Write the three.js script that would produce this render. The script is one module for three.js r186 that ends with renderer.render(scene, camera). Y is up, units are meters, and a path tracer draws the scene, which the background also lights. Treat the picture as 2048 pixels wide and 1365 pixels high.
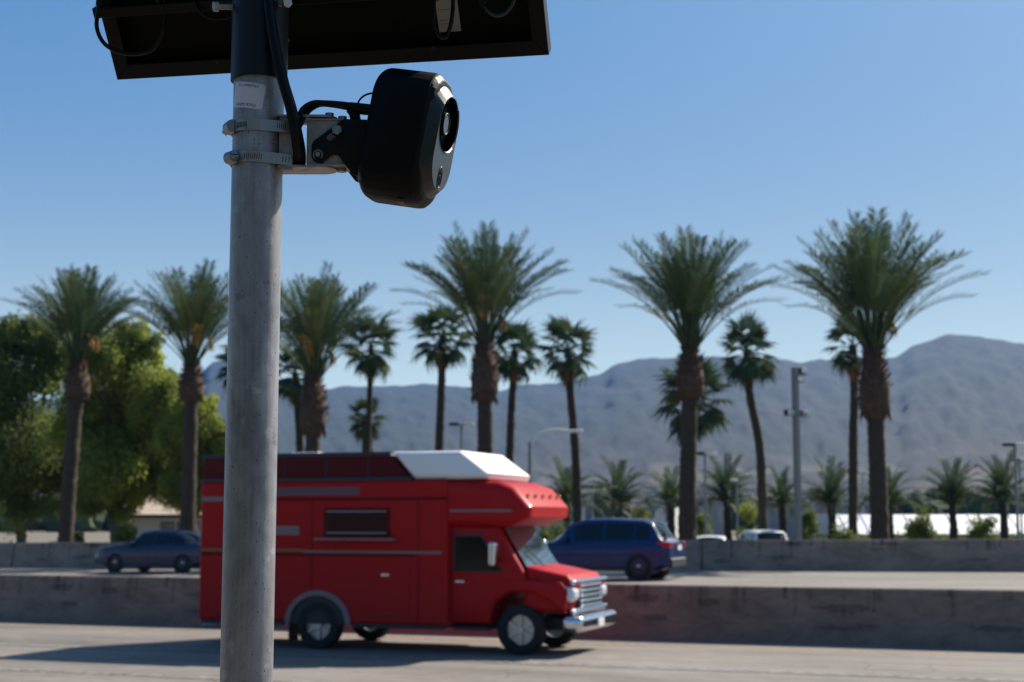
import * as THREE from 'three';
import { mergeGeometries, toCreasedNormals, mergeVertices } from 'three/addons/utils/BufferGeometryUtils.js';
import { RoundedBoxGeometry } from 'three/addons/geometries/RoundedBoxGeometry.js';
import { Brush, Evaluator, SUBTRACTION } from 'three-bvh-csg';
import { ImprovedNoise } from 'three/addons/math/ImprovedNoise.js';

// ------------------------------------------------------------------ camera, sky, sun, exposure
const D2R = Math.PI / 180, EYE = 2.3, F = 2950, CX = 1024, CY = 682.5, PITCH = 6.9 * D2R;
const SP = Math.sin(PITCH), CP = Math.cos(PITCH);
const scene = new THREE.Scene();
const camera = new THREE.PerspectiveCamera(2 * Math.atan(CY / F) / D2R, 2048 / 1365, 0.1, 20000);
camera.position.set(0, EYE, 0);
camera.rotation.set(PITCH, 0, 0);
camera.focus = 2.26;
camera.userData.fStop = camera.getFocalLength() / 6.0;      // a 6 mm wide aperture
camera.updateMatrixWorld();
const renderer = new THREE.WebGLRenderer({ antialias: true });
renderer.toneMapping = THREE.LinearToneMapping;
renderer.toneMappingExposure = 1.75;
renderer.shadowMap.enabled = true;

const SKY = 1 / 1.75;
const SUN_AZ = 48 * D2R, SUN_EL = 41 * D2R;                 // azimuth to the right of straight ahead
const SUN = new THREE.Vector3(Math.sin(SUN_AZ) * Math.cos(SUN_EL), Math.sin(SUN_EL), -Math.cos(SUN_AZ) * Math.cos(SUN_EL));
{
  const w = 512, h = 256, d = new Float32Array(w * h * 4);
  for (let y = 0; y < h; y++) for (let x = 0; x < w; x++) {
    const el = ((y + 0.5) / h - 0.5) * Math.PI, az = ((x + 0.5) / w - 0.5) * 2 * Math.PI;
    const dir = new THREE.Vector3(Math.cos(el) * Math.cos(az), Math.sin(el), Math.cos(el) * Math.sin(az));
    const g = Math.acos(Math.min(1, Math.max(-1, dir.dot(SUN)))) / D2R, e = Math.max(el / D2R, 5), zen = 1 - 0.42 * Math.pow(THREE.MathUtils.smoothstep(e, 18, 75), 0.8);
    const k = Math.exp(-e / 5.5), s = Math.exp(-Math.max(g, 6) / 20);
    const o = (y * w + x) * 4;
    d[o] = (0.026 + 1.6 * k + 1.08 * s) * SKY; d[o + 1] = (0.194 * zen + 1.56 * k + 1.2 * s) * SKY; d[o + 2] = (0.515 * zen + 0.72 * k + 1.12 * s) * SKY; d[o + 3] = 1;
  }
  const t = new THREE.DataTexture(d, w, h, THREE.RGBAFormat, THREE.FloatType);
  t.mapping = THREE.EquirectangularReflectionMapping; t.magFilter = THREE.LinearFilter; t.needsUpdate = true;
  scene.background = t; scene.environment = t;
}
const sun = new THREE.DirectionalLight(new THREE.Color().setRGB(1, 0.92, 0.80), 5);
sun.name = 'sun_light';
sun.position.copy(SUN).multiplyScalar(120).add(new THREE.Vector3(0, 0, -50));
sun.target.position.set(0, 0, -50);
sun.castShadow = true;
Object.assign(sun.shadow.camera, { left: -90, right: 90, top: 90, bottom: -90, near: 1, far: 400 });
sun.shadow.mapSize.set(4096, 4096);
scene.add(sun, sun.target);
scene.fog = new THREE.FogExp2(new THREE.Color().setRGB(0.15, 0.46, 1.0), 5.6e-5);

// ------------------------------------------------------------------ helpers
function rng(seed) { let s = seed >>> 0; return () => { s = (s + 0x6d2b79f5) | 0; let t = Math.imul(s ^ (s >>> 15), 1 | s); t = (t + Math.imul(t ^ (t >>> 7), 61 | t)) ^ t; return ((t ^ (t >>> 14)) >>> 0) / 4294967296; }; }
const V = (x, y, z) => new THREE.Vector3(x, y, z);
const noiseGen = new ImprovedNoise();
const noise = (x, y = 0, z = 0) => noiseGen.noise(x + 100.3, y + 50.7, z + 20.1);
const fbm = (x, y, z, n = 4) => { let a = 0, k = 1, f = 1; for (let i = 0; i < n; i++) { a += k * noise(x * f, y * f, z * f); k *= 0.5; f *= 2.03; } return a; };
const lerp = THREE.MathUtils.lerp, clamp = THREE.MathUtils.clamp, sstep = THREE.MathUtils.smoothstep;
// the direction of a photograph pixel (2048 x 1365), then the point on it at a depth along the lens or on a vertical plane
function ray(px, py) { const a = (px - CX) / F, b = (CY - py) / F; return V(a, SP + b * CP, -CP + b * SP); }
function at(px, py, depth) { const r = ray(px, py); return r.multiplyScalar(depth).add(V(0, EYE, 0)); }
function onPlane(px, py, z) { const r = ray(px, py); return r.multiplyScalar(z / r.z).add(V(0, EYE, 0)); }
const used = {};
function numbered(n) { if (!(n in used)) { used[n] = 0; return n; } used[n]++; return n + '_' + String(used[n]).padStart(3, '0'); }
const shade = (m) => { m.castShadow = true; m.receiveShadow = true; return m; };
function tag(o, label, category, group, kind) { Object.assign(o.userData, { label, category }); if (group) o.userData.group = group; if (kind) o.userData.kind = kind; return o; }
function thing(name, label, category, pos = V(0, 0, 0), turn = 0, group) {
  const o = new THREE.Group(); o.name = numbered(name); o.position.copy(pos); o.rotation.y = turn; scene.add(o);
  return tag(o, label, category, group);
}
function part(name, geo, mat, parent, label) { const m = shade(new THREE.Mesh(geo, mat)); m.name = name; if (label) m.userData.label = label; parent.add(m); return m; }
function struct(name, geo, mat, label) { const m = shade(new THREE.Mesh(geo, mat)); m.name = numbered(name); scene.add(m); m.userData.kind = 'structure'; if (label) { m.userData.label = label; m.userData.category = name.replace(/_/g, ' '); } return m; }
const merge = (list) => mergeGeometries(list.map((g) => { const q = g.index ? g.toNonIndexed() : g; for (const k of Object.keys(q.attributes)) if (!['position', 'normal', 'uv'].includes(k)) q.deleteAttribute(k); return q; }));
function box(x0, x1, y0, y1, z0, z1) { return new THREE.BoxGeometry(x1 - x0, y1 - y0, z1 - z0).translate((x0 + x1) / 2, (y0 + y1) / 2, (z0 + z1) / 2); }
function rbox(x0, x1, y0, y1, z0, z1, r = 0.01, seg = 2) { return new RoundedBoxGeometry(x1 - x0, y1 - y0, z1 - z0, seg, r).translate((x0 + x1) / 2, (y0 + y1) / 2, (z0 + z1) / 2); }
function cyl(a, b, r0, r1 = r0, n = 16) {
  const d = b.clone().sub(a), g = new THREE.CylinderGeometry(r1, r0, d.length(), n);
  return g.applyQuaternion(new THREE.Quaternion().setFromUnitVectors(V(0, 1, 0), d.clone().normalize())).translate((a.x + b.x) / 2, (a.y + b.y) / 2, (a.z + b.z) / 2);
}
function tube(pts, r, n = 40, m = 10) { return new THREE.TubeGeometry(new THREE.CatmullRomCurve3(pts), n, r, m); }
// a side outline (x, y) given thickness along z, with a bevel
function slab(pts, z0, z1, bevel = 0, seg = 3) {
  const s = new THREE.Shape(pts.map(([x, y]) => new THREE.Vector2(x, y)));
  const g = new THREE.ExtrudeGeometry(s, { depth: Math.max(z1 - z0 - 2 * bevel, 1e-4), bevelEnabled: bevel > 0, bevelThickness: bevel, bevelSize: bevel, bevelOffset: -bevel, bevelSegments: seg, curveSegments: 16 }).translate(0, 0, z0 + bevel);
  return bevel > 0 ? toCreasedNormals(g, 0.6) : g;
}
function quadMesh(rows) {   // a grid of points to a smooth sheet; uv in grid fractions
  const n = rows.length, m = rows[0].length, p = [], uv = [], id = [];
  rows.forEach((r, i) => r.forEach((q, j) => { p.push(q.x, q.y, q.z); uv.push(j / (m - 1), i / (n - 1)); }));
  for (let i = 0; i < n - 1; i++) for (let j = 0; j < m - 1; j++) { const a = i * m + j; id.push(a, a + 1, a + m, a + 1, a + m + 1, a + m); }
  const g = new THREE.BufferGeometry(); g.setAttribute('position', new THREE.Float32BufferAttribute(p, 3)); g.setAttribute('uv', new THREE.Float32BufferAttribute(uv, 2)); g.setIndex(id); g.computeVertexNormals(); return g;
}
function texture(w, h, fn, { srgb = true, rx = 1, ry = 1 } = {}) {
  const d = new Uint8Array(w * h * 4);
  for (let y = 0; y < h; y++) for (let x = 0; x < w; x++) { const c = fn(x / w, y / h, x, y), o = (y * w + x) * 4; for (let k = 0; k < 3; k++) d[o + k] = clamp(Math.round((Array.isArray(c) ? c[k] : c) * 255), 0, 255); d[o + 3] = 255; }
  const t = new THREE.DataTexture(d, w, h); t.magFilter = THREE.LinearFilter; t.minFilter = THREE.LinearFilter; t.wrapS = t.wrapT = THREE.RepeatWrapping; t.repeat.set(rx, ry);
  if (srgb) t.colorSpace = THREE.SRGBColorSpace; t.needsUpdate = true; return t;
}
// noise that repeats with period 1 in both directions
function tnoise(u, v, fu, fv, s = 0) { const a = u * 2 * Math.PI, b = v * 2 * Math.PI, ru = fu / (2 * Math.PI), rv = fv / (2 * Math.PI); return noise(Math.cos(a) * ru + s * 7.3 + Math.cos(b) * rv * 0.37, Math.sin(a) * ru + Math.sin(b) * rv * 0.61 + s, Math.cos(b) * rv + Math.sin(b) * rv * 0.7 - s * 3.1); }
const S = (x) => (x <= 0.0031308 ? 12.92 * x : 1.055 * Math.pow(x, 1 / 2.4) - 0.055);   // linear to sRGB
const lin = (r, g, b) => new THREE.Color().setRGB(r, g, b);
const std = (r, g, b, rough = 0.7, metal = 0, more = {}) => new THREE.MeshStandardMaterial({ color: lin(r, g, b), roughness: rough, metalness: metal, ...more });
const phys = (r, g, b, rough, more = {}) => new THREE.MeshPhysicalMaterial({ color: lin(r, g, b), roughness: rough, ...more });

// the freeway's own directions: U along it to the right, W away from the camera
const YAW = 20.5 * D2R, U = V(Math.cos(YAW), 0, Math.sin(YAW)), W = V(Math.sin(YAW), 0, -Math.cos(YAW));
const road = (u, w, y = 0) => V(u * U.x + w * W.x, y, u * U.z + w * W.z);
const farY = (u) => 0.70 + 0.0082 * clamp(u, -90, 60);         // the far carriageway climbs gently to the right
const LOT = 0.45;                                              // the ground beyond the outer wall lies lower
const uAt = (px, w) => { const k = (px - CX) / F; return (k * w * CP * Math.cos(YAW) - w * Math.sin(YAW)) / (Math.cos(YAW) + k * CP * Math.sin(YAW)); };

// ------------------------------------------------------------------ materials
const speckT = texture(512, 512, (u, v) => { const n = 0.5 + 0.34 * tnoise(u, v, 6, 6, 1) + 0.22 * tnoise(u, v, 22, 22, 2) + 0.2 * tnoise(u, v, 90, 90, 3); return n; }, { srgb: false });
const cracks = (() => { const r = rng(31), set = new Map(); for (let i = 0; i < 26; i++) { let x = r() * 1024, y = r() * 512; const a = r() < 0.6 ? (r() - 0.5) * 0.5 : Math.PI / 2 + (r() - 0.5) * 0.6; let d = a; for (let k = 0; k < 60 + 160 * r(); k++) { d += (r() - 0.5) * 0.7; d += (a - d) * 0.15; x += Math.cos(d); y += Math.sin(d); const p = ((Math.floor(x) + 4096) % 1024) + ',' + ((Math.floor(y) + 4096) % 512); set.set(p, 0.45); } } for (let i = 0; i < 40; i++) { const cx = r() * 1024, cy = r() * 512, R = 2 + 9 * r() * r(); for (let a = -R; a <= R; a++) for (let b = -R; b <= R; b++) if (a * a / 6 + b * b < R * R * (0.6 + 0.4 * r())) set.set(((Math.floor(cx + a * 2) + 4096) % 1024) + ',' + ((Math.floor(cy + b) + 4096) % 512), 0.72); } return set; })();
const roadT = texture(1024, 512, (u, v, x, y) => {
  const long = tnoise(u, v, 3, 40, 4), fine = tnoise(u, v, 60, 60, 5), blot = tnoise(u, v, 7, 9, 6), grain = tnoise(u, v, 300, 220, 7);
  const k = 0.146 * (1 + 0.34 * long + 0.28 * blot + 0.2 * fine + 0.16 * grain) * (cracks.get(x + ',' + y) ?? 1);
  return [S(k * 1.08), S(k * 0.95), S(k * 0.82)];
});
const M = {};
M.road = new THREE.MeshStandardMaterial({ map: roadT, roughness: 0.9 });
M.dirt = new THREE.MeshStandardMaterial({ map: texture(512, 512, (u, v) => { const k = 0.12 * (1 + 0.5 * tnoise(u, v, 9, 9, 8) + 0.3 * tnoise(u, v, 40, 40, 9)); return [S(k * 1.15), S(k), S(k * 0.72)]; }), roughness: 1 });
function barrierTex(seed, base = 0.15) {   // u along (12 m), v height
  const r = rng(seed), drips = []; for (let i = 0; i < 46; i++) drips.push([r(), 0.003 + 0.009 * r() * r(), 0.15 + 0.6 * r() * r(), 0.25 + 0.5 * r()]);
  const scuffs = []; for (let i = 0; i < 7; i++) scuffs.push([r(), 0.25 + 0.65 * r(), 0.012 + 0.03 * r(), 0.03 + 0.05 * r()]);
  return texture(2048, 256, (u, v) => {
    let k = base * (1 + 0.3 * tnoise(u, v, 16, 3, seed) + 0.22 * tnoise(u, v, 60, 12, seed + 1) + 0.15 * tnoise(u, v, 240, 40, seed + 2));
    for (const [c, w, l, a] of drips) { let d = Math.abs(u - c); d = Math.min(d, 1 - d); d += 0.0016 * noise(v * 9, c * 50); if (d < w && v > 1 - l) k *= 1 - a * 0.9 * (1 - d / w) * (0.7 + 0.5 * noise(u * 300, v * 8)); }
    for (const [cu, cv, ru, rv] of scuffs) { const d = Math.hypot((u - cu) / ru, (v - cv) / rv) + 0.5 * noise(u * 120, v * 20); if (d < 1) k *= 0.62; }
    return [S(k * 1.4), S(k * 1.02), S(k * 0.78)];
  });
}
M.barrier = new THREE.MeshStandardMaterial({ map: barrierTex(11), roughness: 0.92 });
M.barrierFar = new THREE.MeshStandardMaterial({ map: barrierTex(29, 0.19), roughness: 0.92 });
const wornT = texture(1024, 64, (u, v) => 0.5 + 0.8 * tnoise(u, v, 40, 3, 12) + 0.5 * tnoise(u, v, 160, 12, 13), { srgb: false });
M.paintWhite = new THREE.MeshStandardMaterial({ color: lin(0.33, 0.31, 0.29), roughness: 0.8, alphaMap: wornT, alphaTest: 0.3 });
M.paintBlack = new THREE.MeshStandardMaterial({ color: lin(0.07, 0.07, 0.07), roughness: 0.85, alphaMap: wornT, alphaTest: 0.36 });
M.paintYellow = new THREE.MeshStandardMaterial({ color: lin(0.34, 0.21, 0.07), roughness: 0.8, alphaMap: wornT, alphaTest: 0.36 });
M.blackPaint = std(0.011, 0.0115, 0.013, 0.42, 0, { roughnessMap: null });
M.blackPanel = phys(0.003, 0.003, 0.0033, 0.6, { specularIntensity: 0.2 });
M.blackFrame = phys(0.0035, 0.0035, 0.004, 0.45, { specularIntensity: 0.35 });
M.cable = phys(0.003, 0.003, 0.0034, 0.42, { specularIntensity: 0.4 });
M.cableGloss = std(0.012, 0.012, 0.012, 0.22);
M.glassDark = phys(0.006, 0.008, 0.009, 0.06, { specularIntensity: 0.8 });
M.tyre = std(0.014, 0.014, 0.015, 0.85);
M.rim = std(0.45, 0.45, 0.47, 0.32, 0.85);
M.chrome = std(0.72, 0.72, 0.74, 0.17, 1);
M.trimBlack = std(0.02, 0.02, 0.022, 0.55);
M.lampGlass = phys(0.7, 0.72, 0.75, 0.08, { clearcoat: 1 });
M.tailRed = phys(0.35, 0.012, 0.018, 0.15, { clearcoat: 1 });
M.metalGrey = std(0.28, 0.285, 0.3, 0.5, 0.6);
M.lampPole = std(0.2, 0.205, 0.21, 0.55, 0.4);
M.lampPale = std(0.75, 0.74, 0.71, 0.45, 0.1);

// galvanised tube: u once round, v one metre
const galvT = (() => {
  const r = rng(5), cells = []; for (let i = 0; i < 900; i++) cells.push([r(), r(), r()]);
  const GX = 10, GY = 40, grid = {}; cells.forEach((c) => { const k = Math.floor(c[0] * GX) + ',' + Math.floor(c[1] * GY); (grid[k] ??= []).push(c); });
  const specks = {}; for (let i = 0; i < 900; i++) { const y = Math.floor(r() * 2048), x = Math.floor(r() * 512), a = r(), n = r() < 0.06 ? 3 : r() < 0.35 ? 2 : 1; for (let q = 0; q < n; q++) for (let w = 0; w < n; w++) specks[(x + q) + ',' + (y + w)] = a; }
  const smears = []; for (let i = 0; i < 34; i++) smears.push([r(), r(), 0.015 + 0.03 * r(), 0.004 + 0.018 * r() * r(), r() < 0.7 ? 0.3 : -0.26]);
  return texture(512, 2048, (u, v, x, y) => {
    let best = 9, val = 0; const gx = Math.floor(u * GX), gy = Math.floor(v * GY), uu = u + 0.01 * noise(u * 40, v * 160), vv = v + 0.0025 * noise(u * 40, v * 160, 5);
    for (let a = -1; a <= 1; a++) for (let b = -1; b <= 1; b++) for (const c of grid[((gx + a + GX) % GX) + ',' + ((gy + b + GY) % GY)] ?? []) {
      let dx = Math.abs(c[0] - uu), dy = Math.abs(c[1] - vv); dx = Math.min(dx, 1 - dx) * 0.24; dy = Math.min(dy, 1 - dy); const d = dx * dx + dy * dy; if (d < best) { best = d; val = c[2]; } }
    let k = 0.275 * (1 + 0.15 * (val - 0.5) + 0.42 * tnoise(u, v, 5, 7, 20) + 0.22 * tnoise(u, v, 16, 40, 21) + 0.10 * tnoise(u, v, 120, 360, 22) + 0.14 * tnoise(u, v, 60, 8, 23));
    for (const [cu, cv, ru, rv, a] of smears) { let du = Math.abs(u - cu); du = Math.min(du, 1 - du); const d = Math.hypot(du / ru, (v - cv) / rv) + 0.45 * noise(u * 60, v * 240, a); if (d < 1) k *= 1 + a * Math.min(1, 3 * (1 - d)); }
    for (let a = 0; a < 2; a++) for (let b = 0; b < 3; b++) { const s = specks[(x + a) + ',' + (y + b)]; if (s !== undefined) k *= 0.3 + 0.55 * s; }
    const seam = Math.abs(u - 0.06) < 0.004 || Math.abs(u - 0.085) < 0.0025; if (seam) k *= 1.22 + 0.2 * noise(v * 60);
    return [S(k * 1.02), S(k * 0.97), S(k * 0.99)];
  });
})();
M.galv = new THREE.MeshStandardMaterial({ map: galvT, bumpMap: speckT.clone(), bumpScale: 0.0004, roughness: 0.44, metalness: 0.45 });
M.galv.bumpMap.repeat.set(2, 8); 
const brushedT = texture(256, 256, (u, v) => { const k = 0.25 * (1 + 0.28 * tnoise(u, v, 5, 6, 31) + 0.30 * tnoise(u, v, 70, 70, 33) + (tnoise(u, v, 46, 46, 35) > 0.38 ? -0.4 : 0)); return [S(k * 1.16), S(k * 0.96), S(k * 0.86)]; });
M.bracket = new THREE.MeshStandardMaterial({ map: brushedT, roughness: 0.5, metalness: 0.35 });
M.stainless = std(0.36, 0.33, 0.31, 0.36, 0.7);
M.bolt = std(0.32, 0.295, 0.27, 0.38, 0.75);
M.slot = std(0.01, 0.01, 0.01, 0.9);
const housingBump = texture(256, 256, (u, v) => 0.5 + 0.4 * tnoise(u, v, 130, 130, 41) + 0.2 * tnoise(u, v, 60, 60, 42), { srgb: false });
M.housing = phys(0.003, 0.0032, 0.0037, 0.46, { specularIntensity: 0.25, bumpMap: housingBump, bumpScale: 0.00012 });
M.face = new THREE.MeshPhysicalMaterial({ color: lin(0.012, 0.0125, 0.014), roughness: 0.4, specularIntensity: 1, bumpMap: housingBump, bumpScale: 0.00025 });
M.armBlack = phys(0.006, 0.0056, 0.006, 0.55, { specularIntensity: 0.4, bumpMap: housingBump, bumpScale: 0.0002 });
M.lens = phys(0.02, 0.022, 0.03, 0.05, { clearcoat: 1, specularIntensity: 1 });

// ------------------------------------------------------------------ ground, roads, barriers
{
  const us = [-9000, -4000, -1500, -600, -250, -90, -60, -30, -10, 10, 30, 60, 120, 300, 800, 2500, 9000], ws = [-400, -60, -8, 2, 29, 30.5, 31, 47, 48.9, 49.4, 60, 90, 150, 300, 700, 1500, 4000, 12000];
  const g = quadMesh(ws.map((w) => us.map((u) => road(u, w, w < 30 ? -0.06 : lerp(-0.06, farY(u) - 0.06, sstep(w, 29.9, 30.6)) - (w > 49 ? LOT : 0)))));
  const p = g.attributes.position, uv = g.attributes.uv; for (let i = 0; i < p.count; i++) uv.setXY(i, p.getX(i) / 6, p.getZ(i) / 6);
  g.computeVertexNormals();
  struct('ground', g, M.dirt);
  const strip = (u0, u1, w0, w1, y, tu, tv, off = 0) => { const n = 24; const g2 = quadMesh([w0, w1].map((w) => Array.from({ length: n + 1 }, (_, i) => { const u = lerp(u0, u1, i / n); return road(u, w, y(u) + off); }))); const uv2 = g2.attributes.uv; for (let i = 0; i < uv2.count; i++) uv2.setXY(i, lerp(u0, u1, uv2.getX(i)) / tu, lerp(w0, w1, uv2.getY(i)) / tv); return g2; };
  const flat = () => 0;
  const near = struct('near_roadway', strip(-140, 90, 2, 28.2, flat, 24, 11), M.road);
  for (const [w, mat] of [[19.0, M.paintWhite], [22.75, M.paintWhite], [15.3, M.paintWhite]]) {
    part('lane_line', strip(-140, 90, w - 0.07, w + 0.07, flat, 6, 0.14, 0.006), mat, near);
    part('lane_line_edge', strip(-140, 90, w + 0.085, w + 0.16, flat, 5, 0.1, 0.005), M.paintBlack, near);
    part('lane_line_edge', strip(-140, 90, w - 0.17, w - 0.085, flat, 4.3, 0.1, 0.005), M.paintBlack, near);
  }
  part('edge_line', strip(-140, 90, 26.62, 26.78, flat, 6, 0.16, 0.006), M.paintYellow, near);
  const far = struct('far_roadway', strip(-140, 90, 28.9, 49.3, farY, 24, 11), M.road);
  for (const w of [33, 36.7, 40.4, 44.1]) part('lane_line', strip(-140, 90, w - 0.08, w + 0.08, farY, 6, 0.16, 0.006), M.paintWhite, far);
  part('edge_line', strip(-140, 90, 30.2, 30.36, farY, 6, 0.16, 0.006), M.paintYellow, far);
  part('edge_line', strip(-140, 90, 46.9, 47.06, farY, 6, 0.16, 0.006), M.paintWhite, far);
  // single-slope walls
  function wall(name, label, w, cuts, base, h, half, top, mat, seed) {
    const o = thing(name, label, 'barrier');
    for (let s = 0; s < cuts.length - 1; s++) {
      const u0 = cuts[s] + 0.03, u1 = cuts[s + 1] - 0.03, n = Math.max(2, Math.ceil((u1 - u0) / 1.2)), prof = [[-half, -0.05], [-half + 0.02, 0.06], [-top - 0.02, h - 0.03], [-top + 0.015, h], [top - 0.015, h], [top + 0.02, h - 0.03], [half, -0.05]];
      const rows = prof.map(([dw, y]) => Array.from({ length: n + 1 }, (_, i) => { const u = lerp(u0, u1, i / n); return road(u, w + dw + 0.012 * noise(u * 0.3, seed, y * 2), base(u) + y + (y > 0.5 ? 0.012 * noise(u * 0.22, seed + 4) : 0)); }));
      const g = quadMesh(rows), uv2 = g.attributes.uv; for (let i = 0; i < uv2.count; i++) { const k = Math.floor(i / (n + 1)); uv2.setXY(i, lerp(u0, u1, uv2.getX(i)) / 13.7, k <= 3 ? clamp(prof[k][1] / h, 0.004, 0.996) : 0.6); }
      const cap = (u) => { const sh = new THREE.BufferGeometry(), pts = prof.map(([dw, y]) => road(u, w + dw, base(u) + y)), v = []; for (let i = 1; i < pts.length - 1; i++) v.push(pts[0], pts[i], pts[i + 1]); sh.setFromPoints(v); sh.setAttribute('uv', new THREE.Float32BufferAttribute(new Float32Array(v.length * 2).fill(0.4), 2)); sh.computeVertexNormals(); return sh; };
      part('wall_section', merge([toCreasedNormals(g, 0.5), cap(u0), cap(u1)]), mat, o);
    }
    return o;
  }
  wall('median_barrier', 'long low concrete wall between the two carriageways, right behind the red truck', 28.45, [-130, -48, 34, 80], flat, 1.03, 0.3, 0.1, M.barrier, 3);
  wall('outer_barrier', 'long concrete wall on the far edge of the freeway, in front of the palms', 49.1, [-130, uAt(28, 48.9), uAt(1403, 48.9), 40, 80], farY, 1.0, 0.28, 0.1, M.barrierFar, 8);
}

// ------------------------------------------------------------------ mountains
{
  const sky = [[-300, 820], [0, 800], [200, 790], [330, 775], [390, 748], [430, 718], [470, 712], [520, 735], [580, 768], [650, 776], [700, 770], [790, 769], [850, 765], [900, 769], [940, 771], [1000, 779], [1040, 768], [1100, 765], [1150, 758], [1200, 745], [1240, 722], [1285, 713], [1340, 713], [1430, 711], [1500, 714], [1560, 715], [1600, 722], [1640, 718], [1740, 716], [1790, 712], [1830, 686], [1900, 667], [1960, 670], [2000, 676], [2060, 684], [2200, 700], [2400, 730]];
  const crest = (px) => { for (let i = 0; i < sky.length - 1; i++) if (px <= sky[i + 1][0]) { const t = clamp((px - sky[i][0]) / (sky[i + 1][0] - sky[i][0]), 0, 1); return lerp(sky[i][1], sky[i + 1][1], t * t * (3 - 2 * t) * 0.5 + t * 0.5); } return sky.at(-1)[1]; };
  const R0 = 1400, RC = 5200, NA = 420, NR = 110, rows = [], col = [];
  for (let i = 0; i <= NR; i++) {
    const t = i / NR, r = t < 0.86 ? lerp(R0, RC, t / 0.86) : lerp(RC, 6600, (t - 0.86) / 0.14), row = [];
    for (let j = 0; j <= NA; j++) {
      const px = lerp(-300, 2400, j / NA), q = ray(px, CY), az = Math.atan2(q.x, -q.z), top = ray(px, crest(px)), H = RC * top.y / Math.hypot(top.x, top.z);
      const f = clamp((r - R0) / (RC - R0), 0, 1), gx = px / 190, env = Math.sin(Math.PI * Math.pow(f, 0.9));
      const ridge = 1 - 2 * Math.abs(fbm(gx * 0.9 + 0.9 * f, f * 1.4, 3.2, 3)), fine = fbm(gx * 5, f * 9, 9.1, 4);
      let hgt = H * Math.pow(f, 1.35) * (r > RC ? 1 - 0.5 * (r - RC) / 1400 : 1) + env * (5 * (ridge - 0.55) + 8 * fine) * sstep(f, 0.06, 0.4) * clamp(H / 500, 0.6, 1.3);
      hgt = Math.min(hgt, H * Math.pow(f, 0.75) + 4 * fine) + 10 * fine * (f > 0.9 ? 0.5 : f);
      row.push(V(Math.sin(az) * r, Math.max(hgt, f < 0.03 ? -6 : -2) + EYE - 3.5, -Math.cos(az) * r));
      const dry = clamp(0.35 + 1.4 * fbm(gx * 2.2, f * 5, 14, 4), 0, 1) * (0.35 + 0.65 * sstep(0.55 - f, -0.3, 0.4)), br = 0.85 + 0.9 * fbm(gx * 16, f * 30, 4, 4);
      const field = sstep(fbm(gx * 1.7 + 4, f * 16, 22, 2), 0.12, 0.2) * (1 - sstep(f, 0.2, 0.34));
      const c = [lerp(0.009, 0.018, dry), lerp(0.0125, 0.0165, dry), lerp(0.010, 0.013, dry)].map((x, k) => lerp(x * br, [0.09, 0.07, 0.05][k], field * 0.7));
      col.push(...c);
    }
    rows.push(row);
  }
  const g = quadMesh(rows); g.setAttribute('color', new THREE.Float32BufferAttribute(col, 3));
  struct('mountains', g, new THREE.MeshStandardMaterial({ vertexColors: true, roughness: 1 }));
}

// ------------------------------------------------------------------ palms
const leafMat = (r, g, b, t = 0.3) => new THREE.MeshPhysicalMaterial({ color: lin(r, g, b), roughness: 0.95, transmission: t, thickness: 0, specularIntensity: 0.4 });
M.frond = [leafMat(0.05, 0.086, 0.046, 0.3), leafMat(0.062, 0.098, 0.042, 0.3), leafMat(0.082, 0.106, 0.04, 0.3)];
M.frondOld = leafMat(0.26, 0.17, 0.05);
M.fan = [leafMat(0.04, 0.075, 0.036, 0.25), leafMat(0.06, 0.088, 0.03, 0.25), leafMat(0.03, 0.06, 0.036, 0.25)];
M.fanDead = leafMat(0.24, 0.14, 0.07, 0.2);
M.stalk = std(0.36, 0.2, 0.05, 0.8);
const barkT = texture(256, 512, (u, v) => { const k = 0.034 * (1 + 0.45 * tnoise(u, v, 8, 60, 51) + 0.4 * tnoise(u, v, 30, 90, 52) + 0.25 * Math.sin(v * 2 * Math.PI * 40 + 3 * tnoise(u, v, 4, 10, 53))); return [S(k * 1.36), S(k), S(k * 0.7)]; });
M.bark = new THREE.MeshStandardMaterial({ map: barkT, roughness: 0.95 });
const bootT = texture(256, 256, (u, v) => { const k = 0.048 * (1 + 0.5 * tnoise(u, v, 20, 20, 54) + 0.5 * tnoise(u, v, 60, 60, 55)); return [S(k * 1.5), S(k * 0.88), S(k * 0.58)]; });
M.boot = new THREE.MeshStandardMaterial({ map: bootT, roughness: 0.95 });

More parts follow.
